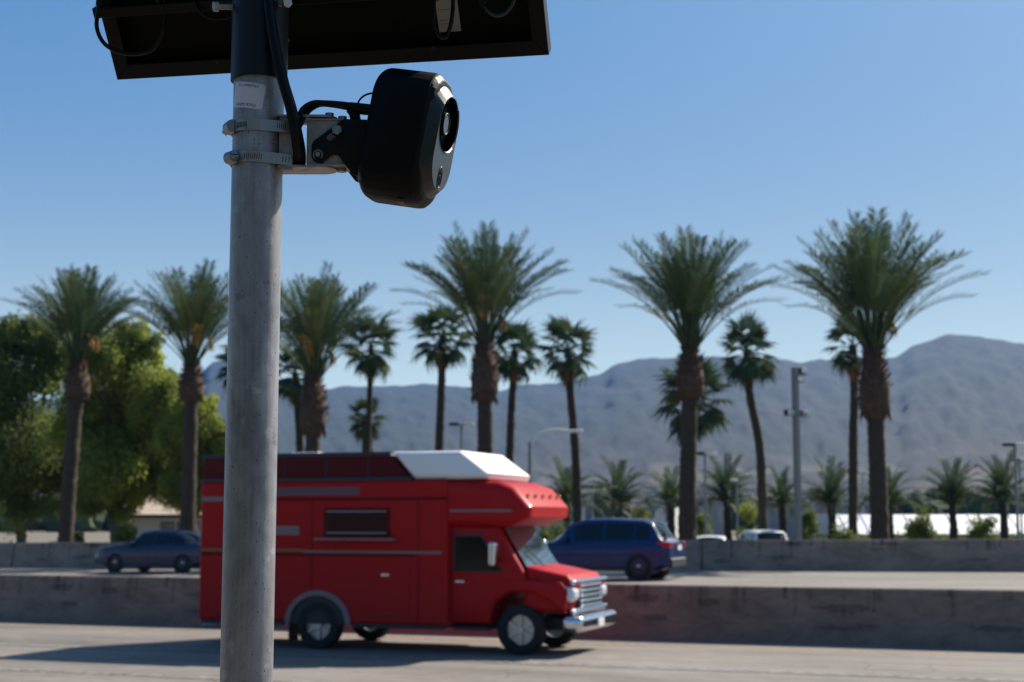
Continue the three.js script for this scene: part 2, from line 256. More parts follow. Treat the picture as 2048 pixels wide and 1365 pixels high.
// a feather frond in the x-y plane: base at the origin, leaving at elevation e0 and bending down by `bend`
function featherFrond(e0, bend, L, leafL, seed, { bare = 0.24, width = 0.034, pairs = 46, wide = 0.75 } = {}) {
  const r = rng(seed), n = 14, pts = [V(0, 0, 0)], dirs = [], tw = (r() - 0.5) * 0.25; let p = V(0, 0, 0);
  for (let i = 0; i <= n; i++) { const t = i / n, a = (e0 - bend * Math.pow(t, 1.5)) * D2R, d = V(Math.cos(a), Math.sin(a), tw * t).normalize(); dirs.push(d); if (i) { p = p.clone().addScaledVector(d, L / n); pts.push(p); } }
  const pos = [], idx = [];
  const tri = (a, b, c) => { const k = pos.length / 3; for (const q of [a, b, c]) pos.push(q.x, q.y, q.z); idx.push(k, k + 1, k + 2); };
  for (let i = 0; i < n; i++) {      // rachis: a tapering three-sided rod
    const w0 = lerp(0.075, 0.008, Math.pow(i / n, 0.6)), w1 = lerp(0.075, 0.008, Math.pow((i + 1) / n, 0.6)), up0 = V(-dirs[i].y, dirs[i].x, 0).normalize(), up1 = V(-dirs[i + 1].y, dirs[i + 1].x, 0).normalize();
    const a = [V(0, 0, w0), V(0, 0, -w0), up0.clone().multiplyScalar(-w0)].map((q) => q.add(pts[i])), b = [V(0, 0, w1), V(0, 0, -w1), up1.clone().multiplyScalar(-w1)].map((q) => q.add(pts[i + 1]));
    for (let k = 0; k < 3; k++) { const m = (k + 1) % 3; tri(a[k], a[m], b[k]); tri(a[m], b[m], b[k]); }
  }
  for (let i = 0; i < pairs; i++) for (const s of [-1, 1]) {
    const t = bare + (1 - bare) * (i + 0.3 * r()) / pairs, f = Math.min(t * n, n - 1e-3), k = Math.floor(f), o = pts[k].clone().lerp(pts[k + 1], f - k), d = dirs[k].clone().lerp(dirs[k + 1], f - k).normalize(), up = V(-d.y, d.x, 0);
    const q = (t - bare) / (1 - bare), len = leafL * (0.5 + 0.5 * Math.sin(Math.PI * Math.pow(0.12 + 0.76 * q, 0.85))) * (0.85 + 0.3 * r()), fw = lerp(wide, wide * 1.7, q) + (r() - 0.5) * 0.25;
    const dir = d.clone().multiplyScalar(fw).add(V(0, 0, s)).addScaledVector(up, 0.35 + (r() - 0.5) * 0.5).normalize();
    const side = dir.clone().cross(up).normalize().multiplyScalar(width * (0.8 + 0.4 * r()) / 2), mid = o.clone().addScaledVector(dir, len * 0.45), tip = o.clone().addScaledVector(dir, len).add(V(0, -0.12 * len, 0));
    tri(o, mid.clone().add(side), mid.clone().sub(side)); tri(mid.clone().add(side), tip, mid.clone().sub(side));
  }
  const g = new THREE.BufferGeometry(); g.setAttribute('position', new THREE.Float32BufferAttribute(pos, 3)); g.setIndex(idx); g.computeVertexNormals(); return g;
}
const trunkGeo = (path, r0, r1, seed, rough = 0.03, rings = 70, sides = 14) => {   // path: V points from base to top
  const c = new THREE.CatmullRomCurve3(path), rows = [], L = c.getLength();
  for (let i = 0; i <= rings; i++) { const t = i / rings, p = c.getPoint(t), row = []; for (let k = 0; k <= sides; k++) { const a = (k % sides) / sides * 2 * Math.PI, rr = lerp(r0, r1, Math.min(1, t * 1.2)) * (1 + rough * 4 * noise(Math.cos(a) * 1.5 + seed, t * L * 3.2, Math.sin(a) * 1.5) + rough * (i % 2 ? 1 : -1)); row.push(V(p.x + Math.cos(a) * rr, p.y, p.z - Math.sin(a) * rr)); } rows.push(row); }
  const g = quadMesh(rows), uv = g.attributes.uv; for (let i = 0; i < uv.count; i++) uv.setXY(i, uv.getX(i), uv.getY(i) * L / 2); return g;
};
function bootGeo(h, r, seed) {   // the swollen head of old frond bases
  const q = rng(seed), prof = (t) => r * (t < 0.14 ? lerp(0.66, 0.98, t / 0.14) : t < 0.4 ? 1.02 : lerp(1.02, 0.42, Math.pow((t - 0.4) / 0.6, 1.15))), list = [];
  const pts = []; for (let i = 0; i <= 20; i++) pts.push(new THREE.Vector2(prof(i / 20) * 0.9, h * i / 20)); list.push(new THREE.LatheGeometry(pts, 18));
  for (let i = 0; i < 230; i++) { const t = Math.sqrt(q()) * 0.98, a = i * 2.39996 + q() * 0.3, rr = prof(t) * 0.88, g = new THREE.ConeGeometry(0.1 + 0.05 * q(), 0.34 + 0.2 * q(), 4, 1); g.scale(1, 1, 0.5); g.rotateX(0.6 + 0.5 * q()); g.translate(0, 0.06, rr); g.rotateY(a); g.translate(0, h * t, 0); list.push(g); }
  for (let i = 0; i < 26; i++) { const a = q() * 6.28, g = new THREE.ConeGeometry(0.05, 0.3 + 0.25 * q(), 4, 1); g.rotateX(Math.PI - 0.3); g.translate(0, -0.05, r * 0.86); g.rotateY(a); g.translate(0, q() * 0.3, 0); list.push(g); }
  return merge(list);
}
const DP = { bare: 0.37, width: 0.042, pairs: 60, wide: 0.62 };
const DATE = [[89, 10], [82, 17], [76, 26], [70, 35], [64, 43], [58, 50], [52, 54]].map(([e, b], i) => [featherFrond(e, b, 4.75, 0.72, 100 + i, DP), featherFrond(e - 2, b + 7, 4.6, 0.7, 200 + i, DP)]);
const YOUNG = [[84, 30], [72, 52], [60, 72], [48, 84], [36, 86], [24, 80]].map(([e, b], i) => [featherFrond(e, b, 2.3, 0.4, 300 + i, { bare: 0.16, width: 0.05, pairs: 28 }), featherFrond(e - 4, b + 10, 2.2, 0.38, 320 + i, { bare: 0.16, width: 0.05, pairs: 28 })]);
function stalkGeo(seed) { const r = rng(seed), list = []; for (let i = 0; i < 14; i++) { const a = (r() - 0.5) * 0.9, l = 0.35 + 0.3 * r(); list.push(tube([V(0, 0, 0), V(0.45, 0.2, 0.1 * a), V(0.75 + 0.2 * r(), 0.02, 0.5 * a), V(0.8 + 0.25 * r(), -l, 0.7 * a)], 0.02, 6, 4)); } return merge(list); }
const STALKS = [stalkGeo(1), stalkGeo(2)], BOOTS = [bootGeo(2.5, 0.62, 7), bootGeo(2.35, 0.6, 8), bootGeo(2.6, 0.63, 9)];
function datePalm(i, label, base, crownY, topX, sc, opts = {}) {
  const r = rng(900 + i * 17), o = thing('date_palm', label, 'palm tree', base, 0, 'tall date palms behind the outer wall'), H = crownY - base.y, hb = 2.5 * (opts.boot ?? 0.95);
  part('trunk', trunkGeo([V(0, -0.1, 0), V((topX - base.x) * 0.3, H * 0.35, 0), V((topX - base.x) * 0.75, H * 0.7, 0), V(topX - base.x, H - 0.2, 0)], 0.37, 0.3, i * 3.1, 0.035), M.bark, o);
  const boots = part('old_frond_bases', BOOTS[i % 3], M.boot, o); boots.position.set(topX - base.x, H - hb, 0); boots.rotation.y = r() * 6; boots.scale.set(1, hb / 2.5, 1); boots.userData.kind = 'stuff';
  const counts = opts.counts ?? [4, 7, 10, 11, 11, 8, 1]; let a = r() * 6.28;
  counts.forEach((n, c) => { for (let k = 0; k < n; k++) { a += 2.39996 + (r() - 0.5) * 0.5; const f = part('frond', DATE[c][k % 2], M.frond[(k + c) % 3], o); f.position.set(topX - base.x + Math.cos(a) * 0.16, H - 0.05 - 0.05 * c, -Math.sin(a) * 0.16); f.rotation.y = a; const s = sc * (0.9 + 0.18 * r()); f.scale.set(s, s, s * (r() < 0.5 ? -1 : 1)); f.scale.z = Math.abs(f.scale.z); } });
  for (let k = 0; k < (opts.old ?? 1); k++) { const f = part('dry_frond', DATE[5][k % 2], M.frondOld, o); a += 2; f.position.set(topX - base.x, H - 0.2, 0); f.rotation.y = a; f.scale.setScalar(sc * 0.62); }
  (opts.stalks ?? [0.4]).forEach((an, k) => { const f = part('fruit_stalk', STALKS[k % 2], M.stalk, o); f.position.set(topX - base.x, H + 0.9, 0); f.rotation.y = an; f.scale.setScalar(0.9); });
}
const palmDepth = (px, d0 = 60) => d0 / (1 + 0.346 * (px - CX) / F);
const groundAt = (p) => { const u = p.x * U.x + p.z * U.z; return farY(u) - 0.06 - LOT; };
function standing(px, depth) { const p = at(px, 1040, depth); p.y = groundAt(p); return p; }
{
  const T = [[130, 145, 712, 0.9, 'tall date palm farthest to the left, in front of the leafy trees', { stalks: [-0.5, 0.3], boot: 0.78 }], [375, 376, 715, 0.88, 'tall date palm just left of the steel pole', { stalks: [0.2], boot: 0.76 }],
    [622, 623, 745, 0.95, 'tall date palm just right of the steel pole, its head bristly and bulging', { stalks: [0.4], boot: 1.06 }], [971, 969, 672, 0.98, 'tall date palm behind the red truck cab, fan palms on both sides', { stalks: [0.5], boot: 1.05 }],
    [1372, 1385, 680, 0.96, 'tall date palm left of the tall floodlight mast', { stalks: [], old: 1, boot: 0.9 }], [1760, 1757, 690, 1.06, 'tall date palm right of the tall floodlight mast, the broadest crown', { stalks: [0.2], boot: 1.1 }]];
  T.forEach(([bx, tx, cy, sc, label, opts], i) => { const d = palmDepth(tx), b = standing(bx, d), c = at(tx, cy, d); datePalm(i, label, b, c.y, c.x, sc, opts); });
}
function fanLeaf(R, seed, droop) {   // a pleated palmate blade on its stalk, along +x
  const r = rng(seed), n = 22, st = 0.95 * R, pos = [], idx = [];
  const tri = (a, b, c) => { const k = pos.length / 3; for (const q of [a, b, c]) pos.push(q.x, q.y, q.z); idx.push(k, k + 1, k + 2); };
  const w = 0.022; for (const [a, b] of [[V(0, 0, w), V(0, 0, -w)], [V(0, w, 0), V(0, -w, 0)]]) { const e = V(st, 0.0, 0); tri(a, b, e.clone().add(a.clone().multiplyScalar(0.6))); tri(b, e.clone().add(b.clone().multiplyScalar(0.6)), e.clone().add(a.clone().multiplyScalar(0.6))); }
  for (let i = 0; i < n; i++) {
    const a = lerp(-2.05, 2.05, (i + 0.5) / n), L = R * (0.82 + 0.25 * Math.cos(a * 0.6)) * (0.85 + 0.25 * r()), h = 2.05 / n * 0.98, c = V(st, 0, 0), z = (i % 2 ? 1 : -1) * 0.02;
    const m0 = V(st + Math.cos(a - h) * L * 0.55, z - droop * 0.12 * L, Math.sin(a - h) * L * 0.55), m1 = V(st + Math.cos(a + h) * L * 0.55, -z - droop * 0.12 * L, Math.sin(a + h) * L * 0.55), tip = V(st + Math.cos(a) * L, -droop * (0.3 + 0.35 * r()) * L, Math.sin(a) * L);
    tri(c, m0, m1); tri(m0, tip, m1);
  }
  const g = new THREE.BufferGeometry(); g.setAttribute('position', new THREE.Float32BufferAttribute(pos, 3)); g.setIndex(idx); g.computeVertexNormals(); return g;
}
const FANS = [fanLeaf(0.82, 1, 0.5), fanLeaf(0.78, 2, 1.0), fanLeaf(0.86, 3, 0.8), fanLeaf(0.75, 4, 1.5)];
function fanPalm(i, label, path, depth, cx, cy, r0, { n = 27, dead = 4, rad = 0.24 } = {}) {   // path in photograph pixels, base first
  const rr = rng(3000 + i * 31), pts = path.map(([x, y]) => at(x, y, depth)); if (path[0][1] > 1000) pts[0].y = groundAt(pts[0]); else { const g = groundAt(pts[0]); pts.unshift(V(pts[0].x, g, pts[0].z)); }
  const o = thing('fan_palm', label, 'palm tree', pts[0], 0, 'slender fan palms beyond the outer wall'), c = at(cx, cy, depth).sub(pts[0]);
  const local = pts.map((p) => p.clone().sub(pts[0])); local[0].y -= 0.1; local.push(c.clone());
  part('trunk', trunkGeo(local, rad, rad * 0.8, 50 + i * 2.3, 0.05, 80, 12), M.bark, o);
  let a = rr() * 6.28;
  for (let k = 0; k < n; k++) { const t = (k + 0.5) / n, el = lerp(1.4, -0.85, Math.pow(t, 0.9)) + (rr() - 0.5) * 0.25; a += 2.39996 + (rr() - 0.5) * 0.5; const f = part('leaf', FANS[t > 0.6 ? 1 + 2 * (k % 2) : k % 3], M.fan[k % 3], o); f.position.copy(c).add(V(0, 0.1 - 0.5 * t, 0)); f.rotation.order = 'YZX'; f.rotation.set((rr() - 0.5) * 1.2, a, el); f.scale.setScalar(1.16 * r0 * (0.82 + 0.34 * rr())); }
  for (let k = 0; k < dead; k++) { a += 2.1; const f = part('dry_leaf', FANS[3], k % 2 ? M.fanDead : M.fan[2], o); f.position.copy(c).add(V(0, -0.45, 0)); f.rotation.order = 'YZX'; f.rotation.set((rr() - 0.5) * 0.8, a, -1.25 - 0.2 * rr()); f.scale.set(r0 * 1.05, r0 * 0.8, r0 * 0.5); }
}
{
  const L = [
    ['fan palm mostly hidden behind the steel pole', [[484, 905], [484, 800]], 82, 484, 722, 0.95],
    ['fan palm tucked behind the bulging date palm right of the pole', [[600, 905], [594, 800]], 80, 590, 745, 1.0],
    ['fan palm with drooping dry leaves, directly above a shorter one', [[736, 880], [739, 800]], 76, 742, 690, 0.98, { dead: 7, rad: 0.17 }],
    ['short fan palm directly under a taller one, left of the truck cab palm', [[735, 905]], 84, 732, 835, 0.68, { dead: 6, rad: 0.36 }],
    ['fan palm standing highest of its kind, left of the date palm behind the truck', [[878, 905], [882, 800]], 74, 885, 668, 1.02, { dead: 3 }],
    ['fan palm touching the right side of the date palm behind the truck', [[1020, 905], [1024, 800]], 80, 1030, 702, 0.98],
    ['fan palm leaning left, its trunk running down beside the curved street lamp', [[1158, 1075], [1150, 890], [1141, 790]], 76, 1136, 697, 1.0],
    ['low fan palm half hidden behind the date palm left of the floodlight mast', [[1384, 905]], 78, 1392, 795, 1.28],
    ['fan palm with an orange upper trunk, between the date palm and the floodlight mast', [[1526, 1075], [1519, 890], [1500, 790]], 72, 1494, 703, 0.98],
    ['fan palm with one leaf hanging far left, beside the broadest date palm', [[1704, 1075], [1707, 880], [1709, 780]], 74, 1706, 690, 1.0, { n: 22 }],
  ];
  L.forEach(([label, path, d, cx, cy, s, o], i) => fanPalm(i, label, path, d, cx, cy, s, o));
}
{
  const L = [[1133, 1012, 1.0, 'young palm beside the leaning fan palm trunk'], [1236, 1008, 1.05, 'young palm above the blue car'], [1342, 1012, 0.85, 'young palm left of the thick date palm trunk'], [1455, 1000, 1.05, 'young palm between two slim lamp posts'], [1565, 1010, 0.82, 'young palm left of the floodlight mast'],
    [1664, 1008, 0.95, 'young palm right of the floodlight mast'], [1778, 1008, 0.85, 'young palm just right of the broadest date palm trunk'], [1906, 1004, 1.05, 'young palm in front of the long white roof'], [2008, 998, 1.05, 'young palm behind the double lamp at the right edge']];
  L.forEach(([px, cy, sc, label], i) => {
    const r = rng(5000 + i * 13), d = 92 + 6 * r(), b = standing(px, d), c = at(px, cy, d), H = c.y - b.y, o = thing('young_palm', label, 'palm tree', b, 0, 'row of young palms beyond the outer wall');
    part('trunk', trunkGeo([V(0, -0.1, 0), V(0.03, H / 2, 0), V(0, H, 0)], 0.3, 0.24, 70 + i, 0.08, 24, 10), M.bark, o);
    let a = r() * 6.28; [5, 7, 9, 9, 7, 3].forEach((n, k) => { for (let j = 0; j < n; j++) { a += 2.39996 + (r() - 0.5) * 0.5; const f = part('frond', YOUNG[k][j % 2], M.frond[(j + k) % 3], o); f.position.set(0, H - 0.05 * k, 0); f.rotation.y = a; f.scale.setScalar(sc * 1.32 * (0.86 + 0.26 * r())); } });
    for (let j = 0; j < 3; j++) { a += 2.4; const f = part('dry_frond', YOUNG[5][j % 2], M.frondOld, o); f.position.set(0, H - 0.15, 0); f.rotation.y = a; f.scale.setScalar(sc * 0.6); }
  });
}

// ------------------------------------------------------------------ leafy trees and shrubs
function leafCloud(clumps, perClump, leaf, seed, droop = 0.35) {
  const r = rng(seed), pos = [], nor = [], col = [], idx = [];
  for (const [c, R, tone] of clumps) for (let i = 0; i < perClump; i++) {
    const d = V(r() * 2 - 1, r() * 2 - 1, r() * 2 - 1); if (d.lengthSq() > 1) { i--; continue; }
    const k = 0.2 + 1.15 * Math.pow(r(), 0.75); d.normalize(); const st = 1 + 0.45 * noise(c.x * 3, c.y * 3, c.z * 3 + d.x * 1.5 + d.y * 1.2), p = c.clone().addScaledVector(d, R * k * st); p.y -= droop * R * Math.max(0, r() - 0.4) * 1.6;
    const ax = V(r() - 0.5, -0.25 - 0.7 * r(), r() - 0.5).addScaledVector(d, 0.5).normalize(), sd = ax.clone().cross(V(r() - 0.5, r() - 0.5, r() - 0.5)).normalize(), L = leaf * (0.7 + 0.7 * r()), w = L * 0.36, n = sd.clone().cross(ax).normalize();
    const a = p, b = p.clone().addScaledVector(ax, L * 0.5).addScaledVector(sd, w), e = p.clone().addScaledVector(ax, L), f = p.clone().addScaledVector(ax, L * 0.5).addScaledVector(sd, -w), o = pos.length / 3;
    for (const q of [a, b, e, f]) { pos.push(q.x, q.y, q.z); nor.push(n.x, n.y, n.z); const t = tone * (0.75 + 0.5 * r()), y = 0.85 + 0.4 * r(); col.push(t * y, t, t * (1.3 - 0.5 * y)); }
    idx.push(o, o + 1, o + 2, o, o + 2, o + 3);
  }
  const g = new THREE.BufferGeometry(); g.setAttribute('position', new THREE.Float32BufferAttribute(pos, 3)); g.setAttribute('normal', new THREE.Float32BufferAttribute(nor, 3)); g.setAttribute('color', new THREE.Float32BufferAttribute(col, 3)); g.setIndex(idx); return g;
}
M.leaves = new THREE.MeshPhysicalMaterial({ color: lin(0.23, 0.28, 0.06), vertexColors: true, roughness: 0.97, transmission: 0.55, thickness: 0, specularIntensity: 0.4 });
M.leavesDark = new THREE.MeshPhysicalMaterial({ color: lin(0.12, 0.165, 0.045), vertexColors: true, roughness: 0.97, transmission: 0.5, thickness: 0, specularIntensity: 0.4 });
M.treeBark = new THREE.MeshStandardMaterial({ map: texture(128, 256, (u, v) => { const k = 0.07 * (1 + 0.5 * tnoise(u, v, 30, 10, 61) + 0.3 * tnoise(u, v, 60, 40, 62)); return [S(k * 1.15), S(k), S(k * 0.85)]; }), roughness: 1 });
function leafyTree(i, label, px, depth, lobes, nClumps, per, mat, leaf = 0.19) {   // lobes: [px, py, radius px] in the photograph
  const r = rng(7000 + i * 19), b = standing(px, depth), o = thing('leafy_tree', label, 'tree', b, 0), sc = depth / F, cl = [], ends = [];
  lobes.forEach(([lx, ly, lr], q) => { const c = at(lx, ly, depth + ((q % 3) - 1) * lr * sc * 0.5).sub(b), R = lr * sc; ends.push(c);
    const n = Math.round(nClumps * lr * lr / lobes.reduce((s, l) => s + l[2] * l[2], 0)); for (let k = 0; k < n; k++) { const d = V(r() * 2 - 1, r() * 2 - 1, r() * 2 - 1).normalize(), f = 0.35 + 0.55 * r(); cl.push([c.clone().add(V(d.x * R * f, d.y * R * f, d.z * R * f * 0.8)), R * (0.2 + 0.2 * r()), 0.6 + 0.75 * r()]); } });
  const limbs = [trunkGeo([V(0, -0.1, 0), V(0.1, 1.4, 0), V(-0.05, 2.6, 0.1)], 0.34, 0.26, i, 0.03, 16, 10)];
  ends.forEach((e, k) => limbs.push(tube([V(0, 2.2, 0), V(e.x * 0.25, lerp(2.4, e.y, 0.35), e.z * 0.3), V(e.x * 0.7, lerp(2.6, e.y, 0.75), e.z * 0.7), e.clone().add(V(0, 0.6, 0))], 0.11 - 0.004 * k, 12, 7)));
  part('trunk', merge(limbs), M.treeBark, o);
  part('crown', leafCloud(cl, per, leaf, 7100 + i, 0.7), mat, o);
}
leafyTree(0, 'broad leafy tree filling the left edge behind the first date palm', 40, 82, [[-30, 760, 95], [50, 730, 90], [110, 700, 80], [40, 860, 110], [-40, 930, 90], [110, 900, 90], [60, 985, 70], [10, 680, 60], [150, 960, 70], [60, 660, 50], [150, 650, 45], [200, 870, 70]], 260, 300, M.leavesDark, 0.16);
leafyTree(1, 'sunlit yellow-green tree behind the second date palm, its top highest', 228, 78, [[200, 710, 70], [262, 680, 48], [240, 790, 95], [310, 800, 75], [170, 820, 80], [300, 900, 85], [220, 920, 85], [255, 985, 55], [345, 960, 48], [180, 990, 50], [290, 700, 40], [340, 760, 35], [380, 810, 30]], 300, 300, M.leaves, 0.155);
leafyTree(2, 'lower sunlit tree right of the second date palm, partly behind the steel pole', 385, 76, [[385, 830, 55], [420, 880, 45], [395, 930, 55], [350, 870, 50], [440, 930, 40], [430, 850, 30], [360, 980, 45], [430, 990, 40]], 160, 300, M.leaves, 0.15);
function shrub(i, name, label, px, py, rx, ry, depth, mat, group, per = 170) {
  const r = rng(8000 + i * 7), sc = depth / F, b = standing(px, depth), top = at(px, py - ry, depth).y - b.y, o = thing(name, label, 'shrub', b, 0, group), cl = [], st = [];
  for (let k = 0; k < 16; k++) { const a = r() * 6.28, h = r(); cl.push([V(Math.cos(a) * rx * sc * (0.75 - 0.45 * h), lerp(0.3, top * 0.86, h), -Math.sin(a) * rx * sc * 0.7), rx * sc * (0.28 + 0.15 * r()), 0.6 + 0.8 * r()]); }
  for (let k = 0; k < 5; k++) { const a = k * 1.3; st.push(tube([V(0, -0.05, 0), V(Math.cos(a) * 0.2, top * 0.35, Math.sin(a) * 0.2), V(Math.cos(a) * rx * sc * 0.6, top * 0.75, Math.sin(a) * rx * sc * 0.5)], 0.03, 8, 5)); }
  part('stems', merge(st), M.treeBark, o); part('foliage', leafCloud(cl, per, 0.13, 8100 + i), mat, o);
}
[[1502, 1035, 34, 45, 78, 'upright rounded shrub left of the orange-trunked fan palm'], [1400, 1045, 26, 28, 80, 'small shrub at the foot of the thick date palm trunk'], [1615, 1045, 26, 35, 80, 'shrub at the foot of the floodlight mast'], [1838, 1048, 36, 40, 76, 'wide shrub right of the broadest date palm, before the white roof'],
  [1968, 1052, 34, 30, 76, 'shrub near the right edge, before the white roof'], [1100, 1050, 40, 34, 84, 'dark shrub above the truck hood'], [1280, 1025, 34, 26, 98, 'shrub behind the blue car between two young palms'], [1690, 1060, 30, 18, 72, 'low shrub between the fan palm trunk and the floodlight mast'],
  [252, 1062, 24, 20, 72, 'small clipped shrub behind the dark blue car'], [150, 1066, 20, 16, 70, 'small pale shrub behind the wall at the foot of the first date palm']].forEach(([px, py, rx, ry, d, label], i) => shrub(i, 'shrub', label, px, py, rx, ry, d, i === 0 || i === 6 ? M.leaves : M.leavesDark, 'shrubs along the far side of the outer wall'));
{  // low hedge under the white roof
  const r = rng(77), cl = []; for (let i = 0; i < 70; i++) { const p = standing(lerp(1640, 2080, i / 69), 104 + r() * 2); p.y += 0.45 + 0.25 * r(); cl.push([p, 0.55 + 0.15 * r(), 0.6 + 0.6 * r()]); }
  const o = thing('hedge', 'low dark clipped hedge running under the long white roof', 'hedge'); part('foliage', leafCloud(cl, 90, 0.16, 78, 0), M.leavesDark, o);
}
{  // tall roadside hedge behind the viewpoint, whose dark mass the shaded sides of the pole and camera face
  const r = rng(177), cl = []; for (let i = 0; i < 230; i++) { const p = road(lerp(-34, 30, r()), -5.2 - 1.6 * r(), 0.5 + 5.0 * Math.pow(r(), 0.8)); cl.push([p, 0.8 + 0.5 * r(), 0.6 + 0.6 * r()]); }
  const o = thing('roadside_hedge', 'tall dark hedge along the near edge of the freeway', 'hedge'); part('foliage', leafCloud(cl, 130, 0.34, 178, 0.1), M.leavesDark, o);
}
{  // far belt of trees at the foot of the mountains, one mass
  const r = rng(91), g = new THREE.IcosahedronGeometry(1, 2), p = g.attributes.position; for (let i = 0; i < p.count; i++) { const v = V(p.getX(i), p.getY(i), p.getZ(i)), k = 1 + 0.45 * noise(v.x * 2.2, v.y * 2.2, v.z * 2.2); p.setXYZ(i, v.x * k, v.y * k, v.z * k); } g.computeVertexNormals();
  const m = new THREE.InstancedMesh(g, std(0.045, 0.06, 0.028, 1), 560), q = new THREE.Matrix4(); m.name = 'distant_woods'; m.castShadow = m.receiveShadow = true;
  for (let i = 0; i < 560; i++) { const d = 330 + 950 * r() * r(), px = lerp(-250, 2300, r()), b = at(px, 1040, d), s = (2.2 + 2.6 * r()) * (1 + d / 2000); b.y = 0.4 + s * 0.55; q.compose(b, new THREE.Quaternion().setFromEuler(new THREE.Euler(r() * 6, r() * 6, r() * 6)), V(s * 1.3, s, s * 1.3)); m.setMatrixAt(i, q); m.setColorAt(i, new THREE.Color().setScalar(0.7 + 0.6 * r())); }
  tag(m, 'far belt of dark trees along the foot of the mountains', 'trees', null, 'stuff'); scene.add(m);
}

// ------------------------------------------------------------------ buildings beyond the wall
function facing(px, depth, yaw) { const p = standing(px, depth); return [p, yaw]; }
M.wallGrey = new THREE.MeshStandardMaterial({ color: lin(0.22, 0.22, 0.23), roughness: 0.9 }); M.wallPale = std(0.5, 0.49, 0.46, 0.9); M.wallCream = std(0.5, 0.42, 0.33, 0.9); M.roofWhite = std(0.82, 0.81, 0.79, 0.5); M.roofTan = std(0.42, 0.33, 0.25, 0.85); M.trimBrown = std(0.07, 0.05, 0.04, 0.8); M.paneBlue = phys(0.1, 0.13, 0.16, 0.15, { clearcoat: 1 });
{  // long low building with a pitched white roof
  const b = standing(1990, 118); const o = thing('long_building', 'long low building with a bright white pitched roof near the right edge', 'building', b, 12 * D2R);
  const x0 = -13.5, x1 = 26, h = at(1990, 1066, 118).y - b.y, top = at(1990, 1030, 118).y - b.y;
  part('wall', box(x0 + 0.4, x1 - 0.4, -0.2, h, -7, -0.4), M.wallGrey, o);
  const rows = [V(x0, h - 0.1, 0), V(x0, top, -1.9), V(x0, top, -5.5), V(x0, h - 0.1, -7.4)], roof = slab([[0, h - 0.1], [-1.9, top], [-5.5, top], [-7.4, h - 0.1]].map(([z, y]) => [z, y]), x0, x1).rotateY(-Math.PI / 2).scale(-1, 1, 1);
  const pr = (s) => quadMesh([[V(x0, h - 0.1, 0.1), V(x1, h - 0.1, 0.1)], [V(x0, top, -1.7), V(x1, top, -1.7)], [V(x0, top + 0.02, -5.6), V(x1, top + 0.02, -5.6)], [V(x0, h - 0.1, -7.5), V(x1, h - 0.1, -7.5)]]);
  part('roof', toCreasedNormals(pr(), 0.3), M.roofWhite, o);
  const gable = (x) => { const sh = new THREE.BufferGeometry().setFromPoints([V(x, h - 0.1, 0), V(x, top, -1.7), V(x, top, -5.6), V(x, h - 0.1, 0), V(x, top, -5.6), V(x, h - 0.1, -7.5)]); sh.setAttribute('uv', new THREE.Float32BufferAttribute(new Float32Array(12), 2)); sh.computeVertexNormals(); return sh; };
  part('gable', gable(x0 + 0.02), M.wallPale, o); part('gable', gable(x1 - 0.02), M.wallPale, o);
  for (let k = 0; k < 20; k++) part('roof_rib', new THREE.BoxGeometry(0.06, 0.05, Math.hypot(1.8, top - h + 0.1)).rotateX(Math.atan2(top - h + 0.1, 1.8)).translate(x0 + 0.9 + k * 1.86, (h - 0.1 + top) / 2 + 0.03, -0.8), M.roofWhite, o);
}
function warehouse(label, px0, px1, py, depth, yaw, mat, deep, wins, roofM) {
  const pc = (px0 + px1) / 2, b = standing(pc, depth), wd = (px1 - px0) * depth / F / 2, h = at(pc, py, depth).y - b.y, o = thing('flat_roofed_building', label, 'building', b, yaw);
  part('wall', box(-wd, wd, -0.2, h - 0.35, -deep, 0), mat, o); part('roof', box(-wd - 0.15, wd + 0.15, h - 0.347, h, -deep - 0.15, 0.15), roofM ?? M.wallPale, o);
  for (let k = 0; k < wins; k++) { const x = lerp(-wd * 0.8, wd * 0.8, wins > 1 ? k / (wins - 1) : 0.5), w = part('window', box(x - wd * 0.4 / wins - 0.08, x + wd * 0.4 / wins + 0.08, h * 0.35, h * 0.68, 0.004, 0.05), M.wallPale, o); part('pane', box(x - wd * 0.4 / wins, x + wd * 0.4 / wins, h * 0.35 + 0.08, h * 0.68 - 0.08, 0.052, 0.06), M.paneBlue, w); }
  for (let k = 0; k < 2; k++) part('roof_unit', rbox(-wd * 0.5 + k * wd * 0.8, -wd * 0.5 + k * wd * 0.8 + 1.6, h, h + 0.9, -deep * 0.6, -deep * 0.6 + 1.4, 0.05), M.metalGrey, o);
  return o;
}
warehouse('plain grey warehouse between the floodlight mast and the broadest date palm', 1545, 1762, 1004, 150, -0.1, M.wallGrey, 12, 0);
warehouse('pale low building seen between the truck and the young palms', 1072, 1190, 980, 190, 0.25, M.wallPale, 14, 4, M.roofWhite);
warehouse('pale wide building behind the blue car, left of the thick date palm trunk', 1262, 1345, 988, 200, -0.2, M.wallPale, 14, 3);
warehouse('far grey building right of the young palm by the lamp posts', 1395, 1450, 990, 230, 0.1, M.wallGrey, 12, 2);
